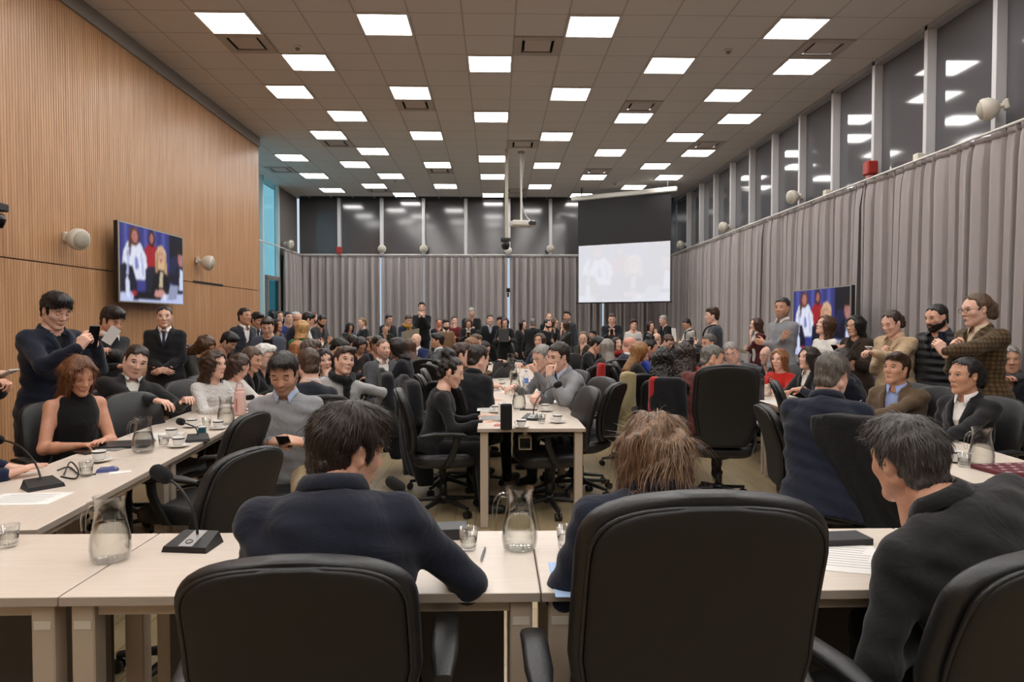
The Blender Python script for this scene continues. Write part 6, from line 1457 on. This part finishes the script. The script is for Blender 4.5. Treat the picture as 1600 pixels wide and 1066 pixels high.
# flat and small things
def flat(name, label, cat, px, py, w, d, rz, mat, h=.001, z=TH, group=None):
    p = on(px, py, z); return tag(MB().box((0, 0, h), (w/2, d/2, h), min(.002, h*.6)).build(name, [mat], None, p, (0, 0, rz)), label, cat, group)
def lined(name, label, px, py, w, d, rz, z=TH):
    p = on(px, py, z); o = thing(name, label, 'paper', p, rz); MB().box((0, 0, .001), (w/2, d/2, .001)).build('sheet', [PAPER], o)
    mb = MB()
    for i in range(9): mb.box((-.01*(i % 3), d*.36-i*d*.085, .0023), (w*.36, .0012, .0002))
    tag(mb.build('print_lines', [simple('print', '#8a8886', .8)], o), kind='stuff')
lined('paper_sheet', 'printed sheet lying on the near left table', 40, 780, .30, .21, .05); lined('paper_sheet', 'printed sheet on the left table beside the closed laptop', 255, 682, .21, .3, .2)
lined('paper_sheet', 'white sheets beside the black sleeve on the front table', 1325, 872, .21, .297, -.3); lined('paper_sheet', 'printed sheet at the left of the centre table', 772, 640, .3, .21, 0)
lined('paper_sheet', 'open notebook before the balding man', 770, 612, .3, .21, .1); lined('paper_sheet', 'papers under the hand of the grey suit', 848, 628, .3, .21, .15)
lined('paper_sheet', 'paper far along the centre table', 822, 590, .3, .21, 0); lined('paper_sheet', 'paper stack on the centre table before the long-haired man', 815, 574, .3, .25, 0)
lined('paper_sheet', 'papers on the right table before the woman in red', 1215, 628, .3, .25, 0); lined('paper_sheet', 'papers on the right table beside the sanitizer', 1330, 672, .3, .25, .1)
flat('paper_sheet', 'pale blue sheet beside the navy sleeve on the front table', 'paper', 885, 905, .09, .28, 0, simple('paper_blue', '#a9c4e8', .8))
flat('laptop', 'closed dark laptop before the sleeveless woman', 'laptop', 192, 697, .33, .23, .25, simple('laptop_dark', '#232326', .4), .009)
flat('phone', 'dark phone under the hands of the sleeveless woman', 'phone', 132, 708, .075, .155, 1.0, PHB, .004); flat('phone', 'phone lying beside the closed laptop', 'phone', 172, 703, .075, .155, 1.3, simple('phone_grey', '#8c8a88', .3), .004)
flat('phone', 'black phone on the centre table before the grey suit', 'phone', 853, 626, .075, .155, 1.4, PHB, .004); flat('phone', 'black phone behind the centre microphone', 'phone', 826, 641, .075, .155, 1.4, PHB, .004)
flat('tablet', 'dark tablet beyond the navy sleeve on the front table', 'tablet', 705, 838, .12, .10, .1, simple('laptop_dark', '#232326'), .02)
flat('laptop', 'dark laptop edge behind the middle front chair', 'laptop', 1290, 848, .30, .10, .1, simple('laptop_dark', '#232326'), .012)
flat('laptop', 'flat laptop keyboard under the typing hands', 'laptop', 768, 656, .24, .17, 1.5, simple('laptop_grey', '#8f8d8b', .4), .008)
o = thing('blue_packet', 'small blue snack packet on the left table', 'packet', on(168, 737), .3); MB().loft([[V(-.05, -.03, .001), V(.05, -.03, .001), V(.05, .03, .001), V(-.05, .03, .001)], [V(-.045, -.02, .016), V(.045, -.02, .014), V(.045, .02, .016), V(-.045, .02, .014)], [V(-.03, -.008, .026), V(.03, -.01, .024), V(.03, .01, .026), V(-.03, .008, .024)]], smooth=False).build('wrapper', [simple('blue_foil', '#26306e', .3)], o); MB().box((.0, .0, .0275), (.014, .006, .001)).build('white_print', [PAPER], o)
flat('napkin', 'folded white napkin beside the blue packet', 'napkin', 188, 739, .10, .06, .5, PAPER, .002)
# cables on the left table
for lb, pts in (('black cable looping from the left table microphone', [(100, 742), (110, 722), (122, 735), (118, 748), (95, 745)]), ('black charger cable on the left table', [(90, 735), (108, 730), (125, 742), (150, 741)])):
    P_ = [on(x, y, TH+.006+(.03 if i in (1, 2) and 'loop' in lb else 0)) for i, (x, y) in enumerate(pts)]; P_ = np.concatenate([bez(P_[i], P_[i]+(P_[min(i+1, len(P_)-1)]-P_[max(i-1, 0)])*.16, P_[i+1]-(P_[min(i+2, len(P_)-1)]-P_[i])*.16, P_[i+1], 6)[:-1] for i in range(len(P_)-1)]+[[P_[-1]]])
    tag(MB().tube(P_, .004, 6).build('cable', [PLA]), lb, 'cable')
o = thing('carton', 'small teal carton on the left table', 'carton', on(316, 684), .2); MB().box((0, 0, .035), (.022, .022, .035), .002).build('box', [simple('teal', '#1f5560', .4)], o); MB().box((0, 0, .073), (.021, .021, .003), .001).build('lid', [PAPER], o)
o = thing('pen', 'black pen lying on the front table', 'pen', on(755, 868)); MB().tube([V(-.005, -.06, .005), V(.0, .0, .005), V(.005, .06, .005)], [.004, .0045, .004], 8).build('barrel', [simple('pen_grey', '#55555a', .3)], o); MB().tube([V(-.005, -.06, .005), V(-.006, -.073, .005)], [.004, .001], 8).build('tip', [STEEL], o); MB().box((.004, .045, .010), (.001, .02, .001)).build('clip', [STEEL], o)
# pink bottle
o = thing('insulated_bottle', 'pale pink insulated bottle before the woman in white', 'bottle', on(375, 649)); s_ = 1.25
MB().lathe([(.001, .0), (.036*s_, .002), (.038*s_, .01), (.038*s_, .15*s_), (.030*s_, .165*s_), (.001, .166*s_)], n=24).build('bottle_body', [simple('pale_pink', '#d9b3a9', .4)], o); MB().lathe([(.030*s_, .166*s_), (.030*s_, .185*s_), (.001, .187*s_)], n=20).build('cap', [simple('pink_cap', '#d2a79c', .4)], o)
MB().tube(bez(V(-.026, 0, .185*s_), V(-.03, 0, .24*s_), V(.03, 0, .24*s_), V(.026, 0, .185*s_), 9), .006, 6).build('carry_loop', [simple('pink_cap', '#d2a79c')], o); MB().box((-.01, -.0478, .09), (.007, .0012, .055)).build('print_strip', [simple('pink_print', '#b5766c', .4)], o)
o = thing('thermos', 'dark thermos flask on the right table before the bald man', 'flask', on(1187, 625)); MB().lathe([(.001, 0), (.045, .002), (.045, .22), (.030, .25), (.030, .27), (.001, .27)], n=20).build('flask_body', [simple('thermos', '#2b2b2e', .35)], o); MB().lathe([(.032, .27), (.032, .315), (.02, .325), (.001, .325)], n=20).build('stopper', [PLA], o); MB().lathe([(.0455, .205), (.0455, .215)], n=20).build('steel_band', [STEEL], o)
o = thing('bottle', 'water bottle with a peach label beside the thermos', 'bottle', on(1176, 621)); MB().lathe([(.001, 0), (.033, .002), (.033, .16), (.014, .20), (.014, .215), (.001, .215)], n=18).build('bottle_body', [GLS], o); MB().lathe([(.0336, .06), (.0336, .13)], n=18).build('paper_label', [simple('peach', '#dba58a', .6)], o); MB().lathe([(.015, .213), (.015, .235), (.001, .235)], n=12).build('cap', [PAPER], o)
# black bluetooth speaker, sanitizer, mate
o = thing('portable_speaker', 'tall black portable speaker on the near centre table', 'speaker', on(791, 671), .05)
R_ = [np.stack([*superellipse(.043*e, .036*e, 24, 3.), np.full(24, z)], 1) for e, z in ((.9, .0), (.99, .005), (1, .02), (1, .17), (.98, .181), (.85, .185))]; MB().loft(R_).build('mesh_body', [simple('speaker_mesh', '#101012', .9, bump=.8, bscale=900)], o); R_ = [np.stack([*superellipse(.0435, .0365, 24, 3.), np.full(24, z)], 1) for z in (.171, .175)]; MB().loft(R_, False).build('trim_ring', [simple('dark_grey', '#2a2a2c', .4)], o)
o = thing('tissue_box', 'small white and blue carton behind the black speaker', 'carton', on(788, 648), .5); MB().box((0, 0, .05), (.045, .03, .05), .003).build('box', [PAPER], o); MB().box((.02, -.0308, .055), (.02, .0006, .035)).build('blue_panel', [simple('blue_foil', '#26306e')], o); MB().box((0, 0, .1005), (.02, .01, .0006)).build('slot', [PLA], o)
tag(MB().loft([[on(777, 666)+V(x*k, y*k, z) for x, y in ((-.03, -.02), (.0, -.03), (.035, -.015), (.03, .02), (-.01, .03))] for k, z in ((1, .001), (.8, .014), (.35, .020))]).build('wrapper', [simple('red_wrap', '#d08a80', .5)]), 'crumpled pink wrapper beside the black speaker', 'wrapper')
o = thing('sanitizer_bottle', 'clear pump bottle with a bright blue head on the right table', 'bottle', on(1349, 668)); MB().lathe([(.001, 0), (.036, .002), (.038, .06), (.030, .085), (.014, .095), (.001, .096)], n=20).build('bottle_body', [GLS], o); MB().lathe([(.015, .094), (.015, .115), (.006, .118), (.006, .14), (.001, .14)], n=14).build('pump', [simple('pump_blue', '#2b62c8', .4)], o); MB().box((-.018, 0, .142), (.026, .009, .006), .003).build('nozzle', [simple('pump_blue', '#2b62c8')], o)
wr = CAST['R24']['AR'][1][2]
o = thing('mate_cup', 'round mate cup with a metal straw held by the brown jacket', 'cup', (wr[0]-.10, wr[1]-.04, wr[2]-.03)); MB().lathe([(.001, -.035), (.025, -.033), (.036, -.01), (.036, .02), (.031, .04), (.028, .04), (.03, .02), (.001, .01)], n=20).build('cup_body', [simple('gourd', '#7a6350', .5)], o); MB().tube([V(.0, 0, .0), V(.03, .0, .05), V(.065, .0, .115), (.085, 0, .125)], .004, 7).build('straw', [STEEL], o)
o = thing('folder', 'dark red folder with a pale star pattern on the right table', 'folder', on(1590, 738), .1); MB().box((0, 0, .012), (.17, .12, .012), .003).build('cover', [simple('wine', '#5e1c26', .5)], o)
for i in range(4):
    for k in range(5):
        a_ = np.linspace(0, 2*pi, 11)[:-1]; MB().poly([V(-.14+.07*k+.03*(i % 2)+(.020 if n % 2 == 0 else .009)*cos(t), -.09+.06*i+(.020 if n % 2 == 0 else .009)*sin(t), .0245) for n, t in enumerate(a_)]).build('star', [simple('star_pale', '#c9b0b4', .6)], o)
o = thing('open_laptop', 'open dark laptop far along the centre table', 'laptop', on(778, 590), 0); MB().box((0, 0, .008), (.17, .12, .008), .003, rotz(.5)).build('keyboard_base', [simple('laptop_dark', '#232326')], o); MB().box(rotz(.5)@V(0, -.15, .115), (.17, .006, .115), .003, rotz(.5)@rotx(.35)).build('lid', [simple('laptop_dark', '#232326')], o)
o = thing('bottle', 'small bottle with a blue label before the grey-haired man', 'bottle', on(822, 604)); MB().lathe([(.001, 0), (.03, .002), (.03, .12), (.012, .16), (.012, .18), (.001, .18)], n=18).build('bottle_body', [GLS], o); MB().lathe([(.0306, .04), (.0306, .10)], n=18).build('blue_label', [simple('label_blue', '#5d7fc4', .5)], o); MB().lathe([(.013, .178), (.013, .195), (.001, .195)], n=12).build('cap', [simple('label_blue', '#5d7fc4')], o)
o = thing('socket_box', 'open metal socket box hung under the centre table', 'socket box', (at(820, 697, 5.25)[0], 5.25, .60)); fr = MB()
for s in (1, -1): fr.box((s*.045, 0, 0), (.004, .06, .045)); fr.box((0, 0, s*.045), (.049, .06, .004))
fr.build('case', [simple('alu_bright', '#b9b2a6', .35, .5)], o); MB().box((0, .03, 0), (.04, .004, .04)).build('dark_inside', [PLA], o); MB().box((0, 0, .085), (.012, .02, .038)).build('bracket', [simple('alu_bright', '#b9b2a6')], o)

o = thing('wall_camera', 'black camera bracket on the wood wall at the left edge', 'camera', atx(-6, 340, XL+.12)); MB().box((0, 0, .09), (.07, .07, .035), .01).build('housing', [PLA], o); mb = MB(); mb.lathe([(.001, -.10), (.05, -.09), (.075, -.02), (.06, .03), (.001, .04)], n=16); mb.build('dome', [simple('lens_dark', '#08080c', .1)], o); MB().box((-.09, 0, .09), (.03, .03, .02)).build('bracket', [PLA], o)
# ------------------------------------------------------------------ things held or worn
def held_phone(key, label, off=(.07, 0, .09), tilt=.35, col=None, w=.075, h=.155, name='phone', cat='phone', both=True, side=0, thick=.0045, roll=0.):
    d = CAST[key]; A_, B_ = d['AR'][0][2], d['AR'][1][2]; c = (A_+B_)/2 if both else d['AR'][side][2]
    p = c+d['F']*off[0]+d['L']*off[1]+V(0, 0, off[2]); R = np.stack([d['F'], d['L'], V(0, 0, 1)], 1)@roty(tilt)@rotx(roll)
    o = thing(name, label, cat, p); mat = col or PHB
    MB().box((0, 0, 0), (thick, w/2, h/2), .003, R).build('case' if name == 'phone' else 'cover', [mat], o)
    if name == 'phone':
        MB().box(R@V(-thick-.0004, 0, 0), (.0005, w/2-.004, h/2-.006), 0, R).build('display', [simple('phone_glass', '#1a1d26', .1)], o)
        for z in (.055, .030): mb = MB(); mb.tube([R@V(thick, w/4, z), R@V(thick+.002, w/4, z)], .008, 10); mb.build('camera_lens', [simple('lens_dark', '#08080c', .1)], o)
    return o
held_phone('A1', 'black phone held up by the young man in navy', (.06, .0, .07), .25, w=.08, h=.165)
held_phone('A5', 'pale phone at the extreme left edge', (.08, 0, .04), 1.2, simple('phone_pale', '#d6d2ce', .3)); held_phone('M1', 'black phone in the hands of the grey sweater man', (.075, 0, .015), 1.0)
held_phone('T7', 'dark blue phone raised by the woman in plaid', (.05, 0, .08), .2, simple('phone_navy', '#1c2236', .3), w=.08, h=.165); held_phone('T5', 'white phone held by the woman in sheepskin', (.08, 0, .03), .9, simple('phone_pale', '#d6d2ce', .3))
held_phone('T4', 'phone in the hands of the woman in brown', (.07, 0, .05), .7); held_phone('S13', 'phone held by the dark-bearded man in grey', (.08, 0, .03), .9); held_phone('K11', 'phone held by the woman in the white top', (.07, 0, .04), .7)
held_phone('K21', 'phone held by the man in the dark jacket, back right', (.07, 0, .05), .7); held_phone('K24', 'phone held by the grey-haired man at the back', (.07, 0, .05), .6)
held_phone('K13', 'black tablet held up by the woman with auburn hair', (.10, 0, .10), -.1, simple('laptop_dark', '#232326'), .24, .30, 'tablet', 'tablet', thick=.006); held_phone('K2', 'dark open folder held by the blond woman', (.10, 0, .05), .9, simple('laptop_dark', '#232326'), .32, .24, 'folder', 'folder', thick=.006)
held_phone('K5', 'newspaper held by the man with the mustard scarf', (.16, -.12, .06), .8, simple('newsprint', '#b9b6b0', .8), .42, .32, 'newspaper', 'newspaper', thick=.002, roll=.3); held_phone('A2', 'yellow-green printed sheet held by the young man in black', (.05, .0, .13), .3, PAPER, .11, .15, 'paper_sheet', 'paper', thick=.001, roll=-.5, both=False, side=0)
d = CAST['A2']; 
held_phone('K25', 'white sheet held upright by the man in black', (.10, 0, .18), .1, PAPER, .22, .30, 'paper_sheet', 'paper', thick=.0015); held_phone('T1', 'loose papers held by the woman in maroon', (.14, .05, -.02), 1.1, PAPER, .30, .22, 'paper_sheet', 'paper', thick=.003, both=False, side=1, roll=.2)
for key, lb in (('T8', 'black camera held by the operator in dark grey'), ('K20', 'black camera raised by the crouching photographer')):
    d = CAST[key]; c = (d['AR'][0][2]+d['AR'][1][2])/2+d['F']*.06+V(0, 0, .05); R = np.stack([d['F'], d['L'], V(0, 0, 1)], 1); o = thing('camera', lb, 'camera', c)
    MB().box((0, 0, 0), (.035, .07, .048), .01, R).build('camera_body', [PLA], o); mb = MB(); mb.tube([R@V(.03, 0, 0), R@V(.14, 0, 0)], .038, 14); mb.build('lens', [simple('lens_dark', '#08080c', .1)], o); MB().box(R@V(0, 0, .06), (.03, .03, .02), .008, R).build('viewfinder', [PLA], o)
def scarf(key, col, tails=1):
    d = CAST[key]; nb, tu, tf, tl, b_ = d['nb'], d['tu'], d['tf'], d['tl'], d['base']; f = Field(nb-.3, nb+.25, .012)
    for k in range(12):
        q = [nb+tf*.02+tf*cos(t)*.092+tl*sin(t)*.092+tu*(.018-.02*cos(t)) for t in (k*pi/6, (k+1)*pi/6)]; f.cone(q[0], q[1], .032, .032, .02)
    if tails: f.cone(nb+tf*.11-tu*.01+tl*.03, nb+tf*.15-tu*.24+tl*.05, .035, .03, .02)
    f.F += .005*wob(*f.P, 60, 1)*(f.F < .05); v, q = f.mesh(); link('scarf', mesh_data('scarf', v-b_, [q], [cloth(col)]), d['root'])
scarf('M4', '#141417'); scarf('K5', '#9a7428'); scarf('R26', '#4a4a50', 0); scarf('R7', '#8c2a26', 0)
# flat cap, camera strap, bag strap
d = CAST['S8']; f = Field(V(-.16, -.13, -.02), V(.19, .13, .17), .011); f.ell((-.01, 0, .075), (.125, .098, .062), 0); f.ell((.10, 0, .045), (.065, .075, .014), .02); f.put((slice(None),)*3, .028-f.P[2]+0*f.P[0]+0*f.P[1], .01, 'i'); v, q = f.mesh(); link('flat_cap', mesh_data('flat_cap', (v*1.05)@d['RH'].T+d['H']-d['base'], [q], [cloth('#b9bcc0')]), d['root'])
d = CAST['T8']; nb = d['nb']; MB().tube([x-d['base'] for x in bez(nb+d['L']*.10-d['F']*.02+V(0, 0, .0), nb+d['F']*.20+d['L']*.05, nb+d['F']*.22-d['L']*.12-V(0, 0, .2), nb+d['F']*.10-d['L']*.22-V(0, 0, .42), 12)], .014, 6).build('strap', [PLA], d['root'])
# print on the white tee
d = CAST['K22']; mb = MB()
for i, w in enumerate((.03, .045, .02, .05, .035, .03)): mb.box((d['nb']-d['tu']*.17+d['tf']*.128+d['tl']*(.13-.05*i))-d['base'], (.020*(w/.04), .004, .010), 0, np.stack([d['tl'], d['tf'], d['tu']], 1))
mb.build('shirt_print', [simple('ink', '#26262a', .8)], d['root'])

# ------------------------------------------------------------------ coats over chair backs
def coat(label, px, py, Y, ang, col, kind='plain', w=.26, length=.75, seed=1, name='coat', slv=True):
    zt = 1.03; p = at(px, py, Y); d = V(cos(rad(ang)), sin(rad(ang)), 0); l_ = V(-d[1], d[0], 0); c = V(p[0], Y, 0)
    f = Field(V(-.3, -w-.25, .1), V(.3, w+.25, 1.2), .02); X, Y_, Z = f.P; a_ = (slice(None),)*3
    xc = -.12*(Z-.5)*1.0*0; wz = w*(1+.10*np.clip((zt-Z)/.6, 0, 1.2)); th = .065+.03*np.clip((zt-Z)/.6, 0, 1)
    dd = (np.sqrt(((X+.03+.18*(zt-Z)*-1*.6)/th)**2+np.abs(Y_/wz)**3.2)-1)*.06; dd = np.maximum(dd, Z-zt+.25*np.abs(Y_/w)**3*.12); dd = np.maximum(dd, (zt-length)-Z+.04*np.sin(14*Y_+seed)); f.put(a_, dd, 0)
    for s in ((1, -1) if slv else ()): f.cone((-.03, s*w*.9, zt-.06), (-.02, s*(w+.05), zt-.35), .06, .055, .04); f.cone((-.02, s*(w+.05), zt-.35), (.03, s*(w+.04), zt-.58), .055, .045, .03)
    for t in (np.linspace(-1, .75, 8) if slv else ()): f.cone((-.06, t*.09, zt+.01), (-.06, (t+.25)*.09, zt+.01), .026, .026, .02)
    f.F += .010*(np.sin(38*Y_+5*np.sin(4*Z+seed))*np.clip((zt-Z)*2, .2, 1))*(f.F < .1); v, q = f.mesh(); R = np.stack([d, l_, V(0, 0, 1)], 1); v[:, 0] -= .0
    o = thing(name, label, name, c); link('fabric', mesh_data('fabric', v@R.T, [q], [cloth(col, kind)]), o); return o
coat('dark coat heaped over the chair left of the centre table', 642, 600, 6.02, 20, '#17171a', seed=2, length=.85); coat('dark jacket hung behind the light sweater man', 606, 590, 6.9, 15, '#151518', seed=3, length=.8)
coat('beige coat hung over a chair in the right block', 980, 557, 6.82, 100, '#a3946f', seed=4, w=.085, length=.60, slv=False); coat('black coat over the chair before the maroon sweater', 1044, 586, 6.15, 75, '#1a1b1e', seed=5, length=.72, w=.16, slv=False)
coat('bright red garment over a chair in the right aisle', 1024, 581, 6.2, 75, '#b02a2c', seed=6, w=.06, length=.34, name='garment', slv=False); coat('black coat draped over the chair by the right table', 1340, 668, 3.62, 40, '#17181a', seed=7, length=.78, w=.24, slv=False); coat('red garment hung on a chair behind the centre seats', 938, 550, 8.3, 110, '#a8282a', seed=8, w=.045, length=.42, name='garment', slv=False)
for k, o in list(CH.items()):
    if not CH_used[k]: o['label'] = 'spare black chair'
